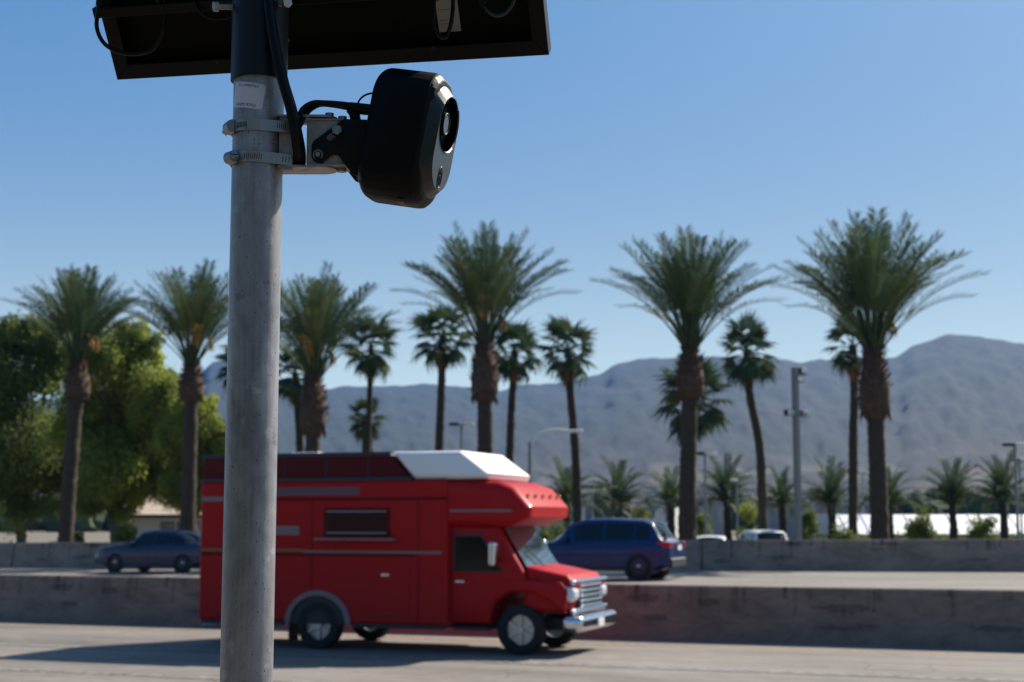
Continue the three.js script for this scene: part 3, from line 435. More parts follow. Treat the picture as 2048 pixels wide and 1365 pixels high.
{  // house at the left behind the hatchback
  const d = 98, b = standing(352, d), s = d / F, o = thing('house', 'cream house with a tan pitched roof under the trees left of the pole', 'house', b, 0.12);
  const h = at(352, 1034, d).y - b.y, top = at(352, 1006, d).y - b.y, w = 96 * s;
  part('wall', box(-w, w, -0.2, h, -7, 0), M.wallPale, o);
  part('roof', slab([[-0.7, h], [-0.7, h + 0.12], [3.4, top + 0.5], [7.6, h + 0.12], [7.6, h]], -w - 0.6, w + 0.6).rotateY(Math.PI / 2), M.roofTan, o);
  part('fascia', box(-w - 0.62, w + 0.62, h - 0.1, h + 0.14, 0.7, 0.78), M.trimBrown, o);
  for (const [x0, x1] of [[-30 * s, -4 * s], [2 * s, 46 * s], [56 * s, 80 * s]]) { const wn = part('window', box(x0, x1, 0.7, h - 0.35, 0.004, 0.06), M.trimBrown, o); part('pane', box(x0 + 0.06, x1 - 0.06, 0.76, h - 0.41, 0.062, 0.07), M.paneBlue, wn); }
  part('porch_pillar', box(-118 * s, -98 * s, -0.2, h - 0.11, -0.2, 0.55), M.wallCream, o);
}

// ------------------------------------------------------------------ lamps and masts
function lampThing(label, px, depth, topY, group) { const b = standing(px, depth), t = at(px, topY, depth), o = thing('street_lamp', label, 'street lamp', b, 0, group); return [o, t.y - b.y, depth / F]; }
{
  const [o, H, s] = lampThing('street lamp with a curved arm reaching right, above the truck hood', 1060, 66, 884);
  part('post', cyl(V(0, -0.1, 0), V(0, H, 0), 0.11, 0.075), M.lampPole, o); part('arm', tube([V(0, H - 0.15, 0), V(0.35, H + 0.35, 0), V(1.1, H + 0.55, 0), V(1.9, H + 0.5, 0)], 0.06, 24, 8), M.lampPale, o);
  part('lamp_head', rbox(1.75, 2.4, H + 0.43, H + 0.57, -0.14, 0.14, 0.06, 3), M.lampPale, o);
}
for (const [label, px, d, ty, hw, r] of [['double-headed lamp left of the date palm behind the truck', 922, 82, 850, 15, 0.08], ['double-headed lamp right of the thick date palm trunk', 1412, 76, 910, 13, 0.07], ['double-headed lamp at the right edge, in front of another', 2036, 74, 892, 12, 0.08], ['double-headed lamp half hidden at the right edge, behind another', 2044, 100, 922, 9, 0.08], ['thin T-shaped lamp between the fan palm and date palm trunks at right', 1727, 120, 948, 15, 0.08]]) {
  const [o, H, s] = lampThing(label, px, d, ty, 'double-headed lamps');
  part('post', cyl(V(0, -0.1, 0), V(0, H, 0), r, r * 0.8, 10), M.lampPole, o); part('arm', box(-hw * s * 0.5, hw * s * 0.5, H - 0.02, H + 0.06, -0.03, 0.03), M.lampPole, o);
  for (const q of [-1, 1]) part('lamp_head', rbox(q * hw * s * 0.98 - 0.28, q * hw * s * 0.98 + 0.28, H - 0.01, H + 0.16, -0.2, 0.2, 0.04), q > 0 ? M.lampPale : M.trimBlack, o);
}
for (const [label, px, d, ty] of [['slim single lamp post left of the rounded shrub', 1475, 76, 962], ['slim lamp post between two young palms above the blue car', 1184, 110, 986]]) {
  const [o, H] = lampThing(label, px, d, ty); part('post', cyl(V(0, -0.1, 0), V(0, H, 0), 0.055, 0.045, 8), M.lampPole, o); part('lamp_head', rbox(-0.32, 0.06, H - 0.02, H + 0.12, -0.12, 0.12, 0.04), M.lampPale, o);
}
{
  const d = 62, b = standing(1597, d), t = at(1596, 732, d), o = thing('floodlight_mast', 'tall square mast with floodlights at the top and midway, right half of the view', 'mast', b, 0.5), H = t.y - b.y;
  part('post', box(-0.11, 0.11, -0.1, H, -0.11, 0.11), M.lampPole, o);
  const flood = (x, y, sgn) => { const m = part('floodlight', rbox(x - 0.2, x + 0.2, y - 0.13, y + 0.13, -0.12, 0.14, 0.03), M.trimBlack, o); part('lens', box(x - 0.16, x + 0.16, y - 0.1, y + 0.1, 0.142, 0.15), M.lampGlass, m); };
  part('crossarm', box(0, 0.55, H - 0.3, H - 0.22, -0.04, 0.04), M.lampPole, o); flood(0.42, H - 0.12); flood(0.2, H - 0.48);
  const m = at(1597, 826, d).y - b.y; part('crossarm', box(-0.42, 0.5, m - 0.04, m + 0.04, 0.112, 0.17), M.lampPole, o); flood(-0.36, m + 0.02); flood(0.46, m + 0.02);
}

// ------------------------------------------------------------------ cars
function carGeo(P) {   // stations [x, belt y, roof y, half width]; x runs from the rear (0) to the front
  const at1 = (x, k) => { const s = P.st; for (let i = 0; i < s.length - 1; i++) if (x <= s[i + 1][0]) { const t = (x - s[i][0]) / (s[i + 1][0] - s[i][0]); return lerp(s[i][k], s[i + 1][k], t); } return s.at(-1)[k]; };
  const sect = (x) => { const yb = at1(x, 1), yr = Math.max(at1(x, 2), yb + 0.005), hw = at1(x, 3), g = clamp((yr - yb) / 0.45, 0, 1), y0 = P.y0 + (x < 0.35 || x > P.L - 0.35 ? 0.06 : 0);
    return [[hw * 0.86, y0], [hw * 0.985, y0 + 0.1], [hw, lerp(y0, yb, 0.5)], [hw * 0.985, yb - 0.08], [hw * 0.95, yb], [hw * lerp(0.9, 0.80, g), lerp(yb + 0.004, yr - 0.09, g)], [hw * lerp(0.78, 0.72, g), lerp(yb + 0.008, yr - 0.02, g)], [hw * 0.4, yr], [0, yr + 0.012]]; };
  const xs = []; for (let i = 0; i <= 64; i++) xs.push(P.L * i / 64);
  const rows = xs.map((x) => { const s = sect(x), f = s.map(([z, y]) => V(x, y, z)), b = s.slice(0, -1).reverse().map(([z, y]) => V(x, y, -z)); return [...f, ...b, f[0].clone()]; });
  const cap = (row, flip) => { const c = row.reduce((a, q) => a.add(q), V(0, 0, 0)).divideScalar(row.length), v = []; for (let i = 0; i < row.length - 1; i++) flip ? v.push(c, row[i + 1], row[i]) : v.push(c, row[i], row[i + 1]); const g = new THREE.BufferGeometry().setFromPoints(v); g.setAttribute('uv', new THREE.Float32BufferAttribute(new Float32Array(v.length * 2), 2)); g.computeVertexNormals(); return g; };
  const body = toCreasedNormals(merge([quadMesh(rows), cap(rows[0], false), cap(rows.at(-1), true)]), 0.7);
  const side = (x0, x1, t0, t1, s) => { const rows2 = []; for (let i = 0; i <= 4; i++) { const t = lerp(t0, t1, i / 4), row = []; for (let k = 0; k <= 10; k++) { const x = lerp(x0, x1, k / 10), q = sect(x), a = q[4], b = q[5]; row.push(V(x, lerp(a[1], b[1], t), s * (lerp(a[0], b[0], t) + 0.006))); } rows2.push(row); } return quadMesh(rows2); };
  const glass = (x0, x1) => { const rows2 = []; for (let k = 0; k <= 8; k++) { const x = lerp(x0, x1, k / 8), q = sect(x), line = [q[5], q[6], q[7], q[8]], row = []; const e = 0.012; for (const [z, y] of line) row.push(V(x, y + e, z * 0.97)); for (const [z, y] of line.slice(0, -1).reverse()) row.push(V(x, y + e, -z * 0.97)); rows2.push(row); } return quadMesh(rows2); };
  return { body, side, glass, sect };
}
function wheelParts(parent, x, z, r, w, name = 'wheel') {
  const g = new THREE.Group(); g.name = name; g.position.set(x, r, z); parent.add(g); const s = Math.sign(z);
  const prof = [[r * 0.62, -w / 2], [r * 0.93, -w / 2], [r, -w / 2 + 0.03], [r, w / 2 - 0.03], [r * 0.93, w / 2], [r * 0.62, w / 2]].map(([a, b]) => new THREE.Vector2(a, b));
  part('tyre', new THREE.LatheGeometry(prof, 32).rotateX(Math.PI / 2), M.tyre, g);
  const rim = [new THREE.CylinderGeometry(r * 0.62, r * 0.62, w * 0.5, 28, 1, true).rotateX(Math.PI / 2), new THREE.CylinderGeometry(r * 0.6, r * 0.6, 0.02, 28).rotateX(Math.PI / 2).translate(0, 0, s * w * 0.1), new THREE.CylinderGeometry(r * 0.16, r * 0.18, 0.05, 14).rotateX(Math.PI / 2).translate(0, 0, s * w * 0.3)];
  for (let k = 0; k < 6; k++) rim.push(box(-0.03, 0.03, 0, r * 0.61, s > 0 ? w * 0.18 : -w * 0.3, s > 0 ? w * 0.3 : -w * 0.18).rotateZ(k * Math.PI / 3));
  part('rim', merge(rim), M.rim, g); return g;
}
function makeCar(name, label, P, paint, pos, turn, group, category = 'car') {
  const o = thing(name, label, category, pos, turn, group), C = carGeo(P);
  part('body', C.body, paint, o);
  for (const s of [1, -1]) for (const [a, b] of P.wins) part('side_window', C.side(a, b, 0.1, 0.92, s), M.glassDark, o);
  part('windscreen', C.glass(P.ws[0], P.ws[1]), M.glassDark, o); part('rear_window', C.glass(P.rw[0], P.rw[1]), M.glassDark, o);
  for (const x of P.wheels) for (const s of [1, -1]) {
    const hw = C.sect(x)[2][0];
    part('wheel_arch', new THREE.CylinderGeometry(P.r * 1.17, P.r * 1.17, 0.02, 28, 1, false, -Math.PI / 2, Math.PI).rotateX(Math.PI / 2).translate(x, P.r, s * (hw - 0.003)), M.trimBlack, o);
    wheelParts(o, x, s * (hw - 0.085), P.r, 0.22);
  }
  const e = C.sect(P.L - 0.12), f = C.sect(0.1);
  for (const s of [1, -1]) { part('headlight', rbox(P.L - 0.34, P.L - 0.02, e[3][1] - 0.16, e[3][1] - 0.02, s > 0 ? e[2][0] * 0.58 : -e[2][0] * 0.96, s > 0 ? e[2][0] * 0.96 : -e[2][0] * 0.58, 0.04), M.lampGlass, o); part('tail_light', rbox(-0.02, 0.4, P.tail - 0.09, P.tail + 0.08, s > 0 ? f[2][0] * 0.6 : -f[2][0] * 1.005, s > 0 ? f[2][0] * 1.005 : -f[2][0] * 0.6, 0.03), M.tailRed, o); part('side_mirror', rbox(P.mx, P.mx + 0.14, P.my, P.my + 0.14, s > 0 ? C.sect(P.mx)[2][0] * 0.96 : -C.sect(P.mx)[2][0] * 0.96 - 0.2, s > 0 ? C.sect(P.mx)[2][0] * 0.96 + 0.2 : -C.sect(P.mx)[2][0] * 0.96, 0.04), paint, o);
    for (const x of P.handles) part('door_handle', rbox(x, x + 0.2, P.hy, P.hy + 0.03, s > 0 ? C.sect(x)[3][0] - 0.01 : -C.sect(x)[3][0] - 0.03, s > 0 ? C.sect(x)[3][0] + 0.03 : -C.sect(x)[3][0] + 0.01, 0.01), paint, o); }
  for (const s of [1, -1]) for (const x of [P.wins[0][1] + 0.02, P.wins[1][1] + 0.03, P.wins[2][1] + 0.12]) part('door_gap', quadMesh([x, x + 0.02].map((q) => C.sect(q).slice(1, 5).map(([z, y]) => V(q, y, s * (z + 0.004))))), M.trimBlack, o);
  part('rear_bumper', rbox(-0.06, 0.2, P.y0 + 0.08, P.y0 + 0.34, -f[2][0] * 0.92, f[2][0] * 0.92, 0.05), M.trimBlack, o); part('front_bumper', rbox(P.L - 0.2, P.L + 0.06, P.y0 + 0.08, P.y0 + 0.3, -e[2][0] * 0.9, e[2][0] * 0.9, 0.05), M.trimBlack, o);
  part('number_plate', box(-0.075, -0.062, P.y0 + 0.36, P.y0 + 0.5, -0.2, 0.2).translate(0, P.plate, 0), M.lampPale, o);
  part('sill', box(P.wheels[0] + P.r * 1.2, P.wheels[1] - P.r * 1.2, P.y0 - 0.02, P.y0 + 0.1, -C.sect(P.L / 2)[1][0] - 0.012, C.sect(P.L / 2)[1][0] + 0.012), M.trimBlack, o);
  return o;
}
const SUVP = { L: 4.65, y0: 0.27, r: 0.37, st: [[0, 1.02, 1.04, 0.84], [0.12, 1.06, 1.12, 0.9], [0.52, 1.08, 1.59, 0.93], [0.8, 1.07, 1.68, 0.94], [1.8, 1.04, 1.72, 0.95], [2.5, 1.03, 1.70, 0.95], [2.95, 1.03, 1.56, 0.95], [3.55, 1.04, 1.05, 0.94], [4.2, 0.97, 0.98, 0.91], [4.5, 0.86, 0.87, 0.84], [4.65, 0.7, 0.71, 0.7]], wins: [[0.6, 0.98], [1.05, 1.85], [1.93, 2.75]], ws: [3.48, 2.72], rw: [0.15, 0.53], wheels: [0.88, 3.68], tail: 0.98, mx: 2.95, my: 1.06, handles: [1.25, 2.2], hy: 0.9, plate: 0.2 };
const HATCHP = { L: 4.55, y0: 0.2, r: 0.33, st: [[0, 0.86, 0.87, 0.78], [0.15, 0.95, 0.98, 0.86], [0.5, 0.98, 1.1, 0.88], [1.0, 0.96, 1.36, 0.9], [1.5, 0.94, 1.44, 0.91], [2.2, 0.92, 1.46, 0.91], [2.65, 0.91, 1.38, 0.91], [3.5, 0.92, 0.93, 0.9], [4.1, 0.82, 0.83, 0.86], [4.4, 0.72, 0.73, 0.78], [4.55, 0.6, 0.61, 0.66]], wins: [[0.85, 1.25], [1.3, 2.0], [2.08, 2.85]], ws: [3.42, 2.55], rw: [0.42, 1.05], wheels: [0.85, 3.6], tail: 0.86, mx: 2.85, my: 0.92, handles: [1.45, 2.3], hy: 0.78, plate: 0.12 };
const paint = (r, g, b) => phys(r, g, b, 0.38, { clearcoat: 0.5, clearcoatRoughness: 0.05, specularIntensity: 0.5 });
const leftward = Math.PI - YAW;      // turned so that the front points left along the far carriageway
{
  const uR = uAt(1340, 40.2), p = road(uR, 41, farY(uR)); makeCar('suv', 'bright blue SUV on the far carriageway, beyond the truck hood', SUVP, paint(0.004, 0.018, 0.09), p, leftward);
  const u2 = uAt(412, 44), p2 = road(u2, 44.8, farY(u2)); makeCar('hatchback', 'dark blue low car on the far carriageway, left of the steel pole', HATCHP, paint(0.012, 0.022, 0.06), p2, leftward);
  [[1548, 68, 'white parked car right behind the outer wall, left of the floodlight mast', 1.7], [1418, 70, 'white parked car behind the outer wall at the foot of the slim lamp posts', 1.4], [1205, 78, 'white parked car behind the blue car, between young palms', 0.1], [60, 76, 'pale parked car behind the outer wall at the left edge', 0.2]].forEach(([px, d, label, tn], i) => makeCar('parked_car', label, i % 2 ? HATCHP : SUVP, i === 3 ? paint(0.5, 0.6, 0.55) : paint(0.7, 0.69, 0.67), standing(px, d), tn, 'parked cars behind the outer wall'));
}

// ------------------------------------------------------------------ the red truck
{
  const u0 = uAt(400, 23.9), o = thing('box_truck', 'red box truck with a white roof fairing, driving right on the near carriageway', 'truck', road(u0, 25.05, 0), -YAW);
  const red = phys(0.40, 0.012, 0.013, 0.42, { clearcoat: 0.08, clearcoatRoughness: 0.06, specularIntensity: 0.18 }), maroon = phys(0.09, 0.005, 0.006, 0.5, { specularIntensity: 0.3 }), white = std(0.82, 0.8, 0.77, 0.4), stripe = std(0.22, 0.15, 0.15, 0.6), gold = std(0.22, 0.12, 0.03, 0.6), HW = 1.16;
  part('box_body', rbox(0, 5.0, 0.46, 3.0, -HW, HW, 0.06, 3), red, o);
  part('roof_locker', slab([[0.04, 3.002], [4.3, 3.002], [3.85, 3.46], [0.04, 3.46]], -HW + 0.02, HW - 0.02, 0.02), maroon, o);
  part('black_trim', box(0, 4.34, 2.985, 3.05, HW - 0.01, HW + 0.03), M.trimBlack, o); part('black_trim', box(0, 3.9, 3.43, 3.5, HW - 0.03, HW + 0.015), M.trimBlack, o);
  for (let k = 0; k < 4; k++) part('locker_seam', box(0.9 + k * 0.85, 0.92 + k * 0.85, 3.06, 3.42, HW - 0.02, HW - 0.014), M.trimBlack, o);
  part('roof_fairing', slab([[4.33, 3.002], [5.72, 3.002], [5.76, 3.1], [5.2, 3.5], [3.9, 3.5]], -HW + 0.04, HW - 0.04, 0.11, 5), white, o);
  part('over_cab', slab([[4.9, 2.18], [6.15, 2.18], [6.5, 2.34], [6.52, 2.52], [6.2, 2.86], [5.9, 2.97], [4.9, 2.99]], -HW + 0.01, HW - 0.01, 0.2, 8), red, o);
  part('over_cab_stripe', box(5.05, 6.2, 2.43, 2.47, HW - 0.012, HW - 0.004), stripe, o);
  const cab = part('cab', slab([[4.9, 0.5], [5.72, 0.5], [5.82, 0.9], [6.1, 1.04], [6.35, 1.06], [6.38, 1.36], [5.86, 2.18], [4.9, 2.2]], -1.0, 1.0, 0.07, 3), red, o);
  const d1 = part('door', slab([[5.02, 0.6], [5.68, 0.6], [5.78, 0.94], [6.0, 1.1], [6.05, 1.36], [5.62, 2.06], [5.02, 2.06]], 0.985, 1.012, 0.01, 2), red, o);
  part('door_gap', merge([box(5.0, 5.018, 0.6, 2.06, 0.99, 1.009), box(5.02, 5.6, 2.062, 2.08, 0.99, 1.009)]), M.trimBlack, d1); part('window_seal', slab([[5.06, 1.39], [6.0, 1.39], [5.6, 2.03], [5.06, 2.03]], 1.0, 1.014, 0.003, 1), M.trimBlack, d1); part('window', slab([[5.1, 1.42], [5.96, 1.42], [5.58, 2.0], [5.1, 2.0]], 1.0, 1.018, 0.004, 1), M.glassDark, d1); part('handle', rbox(5.1, 5.28, 1.2, 1.25, 1.01, 1.05, 0.015), M.chrome, d1);
  const ws = quadMesh([[V(6.375, 1.42, -0.85), V(6.375, 1.42, 0.85)], [V(5.89, 2.15, -0.78), V(5.89, 2.15, 0.78)]]); part('windscreen', ws.translate(0.03, 0.015, 0), phys(0.05, 0.07, 0.075, 0.08, { clearcoat: 1 }), o);
  part('wiper', cyl(V(6.44, 1.47, 0.1), V(6.2, 1.84, 0.5), 0.012), M.trimBlack, o);
  part('hood', slab([[6.3, 0.72], [7.16, 0.72], [7.26, 1.2], [7.1, 1.36], [6.36, 1.5]], -0.92, 0.92, 0.12, 7), red, o);
  for (const s of [1, -1]) {
    part('fender', slab([[5.75, 0.7], [5.86, 0.92], [6.1, 1.06], [6.5, 1.06], [6.8, 0.92], [7.1, 0.72], [7.18, 1.08], [7.04, 1.24], [6.2, 1.3], [5.75, 1.16]], s > 0 ? 0.7 : -1.02, s > 0 ? 1.02 : -0.7, 0.06, 4), red, o);
    part('headlight', rbox(7.0, 7.27, 0.9, 1.16, s > 0 ? 0.62 : -1.0, s > 0 ? 1.0 : -0.62, 0.1, 6), M.lampGlass, o);
    const m = part('side_mirror', rbox(5.86, 5.98, 1.5, 1.92, s > 0 ? 1.22 : -1.42, s > 0 ? 1.42 : -1.22, 0.05, 3), M.chrome, o); part('mirror_arm', cyl(V(5.94, 1.6, s * 1.0), V(5.93, 1.66, s * 1.26), 0.02), M.trimBlack, m);
    wheelParts(o, 6.3, s * 0.9, 0.42, 0.26); wheelParts(o, 2.5, s * 1.055, 0.42, 0.26);
    part('rear_arch', slab(Array.from({ length: 17 }, (_, k) => { const a = Math.PI * k / 16; return [2.5 + Math.cos(a) * 0.66, 0.44 + Math.sin(a) * 0.6]; }).concat(Array.from({ length: 17 }, (_, k) => { const a = Math.PI * (16 - k) / 16; return [2.5 + Math.cos(a) * 0.56, 0.44 + Math.sin(a) * 0.5]; })), s > 0 ? HW - 0.01 : -HW - 0.05, s > 0 ? HW + 0.05 : -HW + 0.01, 0.01, 1), stripe, o);
    part('arch_well', slab(Array.from({ length: 17 }, (_, k) => { const a = Math.PI * k / 16; return [2.5 + Math.cos(a) * 0.56, 0.44 + Math.sin(a) * 0.5]; }), s > 0 ? HW + 0.002 : -HW - 0.006, s > 0 ? HW + 0.006 : -HW - 0.002), M.trimBlack, o);
    part('tail_light', rbox(-0.03, 0.05, 0.9, 1.3, s > 0 ? 0.92 : -1.08, s > 0 ? 1.08 : -0.92, 0.02), M.tailRed, o);
  }
  const gr = part('grille', rbox(7.1, 7.25, 0.76, 1.22, -0.6, 0.6, 0.03), M.trimBlack, o); for (let k = 0; k < 5; k++) part('bar', new THREE.CapsuleGeometry(0.026, 1.14, 6, 14).rotateX(Math.PI / 2).translate(7.26, 0.82 + k * 0.085, 0), M.chrome, gr);
  for (const y of [1.235, 0.75]) part('grille_surround', new THREE.CapsuleGeometry(0.048, 1.88, 8, 20).rotateX(Math.PI / 2).translate(7.23, y, 0), M.chrome, o);
  part('bumper', rbox(7.06, 7.44, 0.4, 0.68, -1.08, 1.08, 0.11, 6), M.chrome, o);
  part('number_plate', box(7.442, 7.452, 0.46, 0.6, -0.16, 0.16), M.lampPale, o);
  part('skirt', box(0.1, 1.8, 0.4, 0.47, HW - 0.06, HW + 0.01), M.trimBlack, o); part('skirt', box(3.2, 4.95, 0.4, 0.47, HW - 0.06, HW + 0.01), M.trimBlack, o);
  part('chassis', box(0.2, 7.0, 0.4, 0.6, -0.6, 0.6), M.trimBlack, o); part('step', rbox(5.1, 5.75, 0.4, 0.46, 0.9, 1.12, 0.02), M.trimBlack, o);
  // side panel trim, serving hatch and stripes
  part('drip_rail', box(0.02, 5.0, 2.64, 2.68, HW + 0.001, HW + 0.02), maroon, o);
  part('sign_band', box(1.4, 3.3, 2.73, 2.88, HW + 0.001, HW + 0.006), std(0.13, 0.07, 0.08, 0.7), o); part('pale_band', box(0.04, 0.7, 2.63, 2.72, HW + 0.021, HW + 0.026), stripe, o);
  part('gold_stripe', box(0.04, 2.2, 1.72, 1.765, HW + 0.001, HW + 0.006), gold, o); part('pale_stripe', box(2.2, 4.9, 1.70, 1.745, HW + 0.001, HW + 0.006), stripe, o); part('dark_stripe', box(0.04, 4.4, 1.645, 1.69, HW + 0.001, HW + 0.006), maroon, o);
  const hatch = part('serving_hatch', rbox(2.6, 3.9, 2.0, 2.5, HW + 0.001, HW + 0.03, 0.012), maroon, o); part('hatch_panel', box(2.68, 3.82, 2.07, 2.43, HW + 0.031, HW + 0.036), phys(0.035, 0.004, 0.005, 0.25, { specularIntensity: 0.5 }), hatch); part('hatch_frame', merge([box(2.66, 3.84, 2.43, 2.45, HW + 0.031, HW + 0.042), box(2.66, 3.84, 2.05, 2.07, HW + 0.031, HW + 0.042)]), M.metalGrey, hatch); part('shelf', rbox(2.5, 4.05, 1.93, 1.97, HW, HW + 0.22, 0.012), stripe, o);
  part('vent', box(1.5, 2.1, 2.02, 2.18, HW + 0.001, HW + 0.012), stripe, o);
  for (const [x0, x1] of [[0.3, 1.5], [3.35, 4.3]]) { const d = part('locker_door', rbox(x0, x1, 0.62, 1.45, HW - 0.01, HW + 0.012, 0.01), red, o); part('latch', rbox((x0 + x1) / 2 - 0.08, (x0 + x1) / 2 + 0.08, 1.3, 1.35, HW + 0.012, HW + 0.03, 0.008), M.chrome, d); part('hinge', box(x0 + 0.02, x1 - 0.02, 0.615, 0.63, HW + 0.012, HW + 0.018), M.trimBlack, d); }
  for (let k = 0; k < 5; k++) part('marker_lamp', rbox(6.36, 6.42, 2.7, 2.74, -0.8 + k * 0.4 - 0.05, -0.8 + k * 0.4 + 0.05, 0.012), std(0.5, 0.2, 0.03, 0.3), o);
  part('fuel_flap', rbox(4.5, 4.72, 1.1, 1.32, HW - 0.01, HW + 0.01, 0.01), red, o); part('exhaust', cyl(V(0.5, 0.36, 0.8), V(-0.1, 0.34, 0.8), 0.05), M.metalGrey, o); part('mud_flap', box(1.9, 1.92, 0.12, 0.5, 0.8, 1.15), M.trimBlack, o); part('roof_vent', rbox(1.4, 2.0, 3.46, 3.56, -0.3, 0.3, 0.03), M.lampPale, o);
  for (const x of [1.2, 2.35, 4.45]) part('panel_seam', box(x, x + 0.016, 0.5, 2.62, HW + 0.0005, HW + 0.004), maroon, o);
}

// ------------------------------------------------------------------ foreground: pole, panel, clamps, bracket, camera
const PX = -0.3885, PZ = -2.2, Q = (px, py, dz = 0) => onPlane(px, py, PZ + dz);
const yAt = (py, dz = 0) => Q(510, py, dz).y;
const own = (name, geo, mat, parent, label) => part(name, geo.translate(-parent.position.x, -parent.position.y, -parent.position.z), mat, parent, label);
const plate = (pts, dz0, dz1, bevel = 0.0006, zp = dz1) => { const s = pts.map(([x, y]) => { const q = Q(x, y, zp); return [q.x, q.y]; }); return slab(s, PZ + dz0, PZ + dz1, bevel, 2); };
const hexHead = (r, h) => { const g = new THREE.CylinderGeometry(r, r, h, 6); return g; };
const R0 = 0.0384;
const pole = thing('steel_pole', 'galvanised steel pole in the foreground carrying the camera and solar panel', 'pole', V(PX, 0, PZ));
{
  const top = yAt(150, R0) + 0.25, g = new THREE.CylinderGeometry(R0, R0, top + 0.1, 64, 1).translate(0, (top + 0.1) / 2 - 0.1, 0), uv = g.attributes.uv;
  for (let i = 0; i < uv.count; i++) uv.setXY(i, uv.getX(i) + 0.62, uv.getY(i) * (top + 0.1) / 1.07);
  part('tube', g, M.galv, pole);
  // paper sticker wrapped on the tube, printed upside down
  const c = document.createElement('canvas'); c.width = 720; c.height = 500; const x = c.getContext('2d');
  x.fillStyle = '#d0c8ce'; x.fillRect(0, 0, 720, 500); x.translate(360, 250); x.rotate(Math.PI); x.fillStyle = '#141318'; x.textAlign = 'center'; x.textBaseline = 'middle';
  x.font = 'bold 80px sans-serif'; x.fillText('Flock Safety', 0, -186); x.font = 'bold 72px sans-serif'; x.fillText('23Q40041112', 0, 190);
  const r = rng(4); x.fillStyle = '#2a282c'; for (let i = 0; i < 46; i++) x.fillRect((r() - 0.5) * 700, (r() - 0.5) * 480, 2 + r() * 5, 2 + r() * 4); x.strokeStyle = '#8b868d'; for (let i = 0; i < 7; i++) { x.lineWidth = 1 + r() * 2; x.beginPath(); const a = (r() - 0.5) * 700, b = (r() - 0.5) * 480; x.moveTo(a, b); x.lineTo(a + (r() - 0.5) * 40, b + (r() - 0.5) * 40); x.stroke(); }
  const t = new THREE.CanvasTexture(c); t.colorSpace = THREE.SRGBColorSpace;
  const W2 = 0.0565, H2 = 0.0395, rows = [], rr = R0 + 0.0006, yc = yAt(189, R0), a0 = 9.5 * D2R, cx = 0.0, n = 24;
  const ang0 = Math.asin(clamp((509.5 - 517.5) / 1303 / R0, -1, 1)) + Math.atan2(-PX, -PZ) * -1;     // centre of the sticker round the tube
  for (let i = 0; i <= 14; i++) { const row = []; for (let j = 0; j <= n; j++) {
    let u = (j / n - 0.5) * W2, v = (i / 14 - 0.5) * H2; const cr = 0.0034, ex = Math.max(0, Math.abs(u) - (W2 / 2 - cr)), lim = H2 / 2 - cr + Math.sqrt(Math.max(0, cr * cr - ex * ex)); v *= lim / (H2 / 2);
    const uu = u * Math.cos(a0) + v * Math.sin(a0), vv = v * Math.cos(a0) - u * Math.sin(a0), th = uu / rr + ang0; row.push(V(Math.sin(th) * rr, yc + vv, Math.cos(th) * rr)); } rows.push(row); }
  const st = quadMesh(rows), su = st.attributes.uv; for (let i = 0; i < su.count; i++) { const k = i % (n + 1), u = (k / n - 0.5) * W2, cr = 0.0034, ex = Math.max(0, Math.abs(u) - (W2 / 2 - cr)), lim = H2 / 2 - cr + Math.sqrt(Math.max(0, cr * cr - ex * ex)); su.setY(i, 0.5 + (su.getY(i) - 0.5) * lim / (H2 / 2)); }
  part('sticker', st, new THREE.MeshStandardMaterial({ map: t, roughness: 0.45 }), pole, 'pale printed sticker, upside down');
}
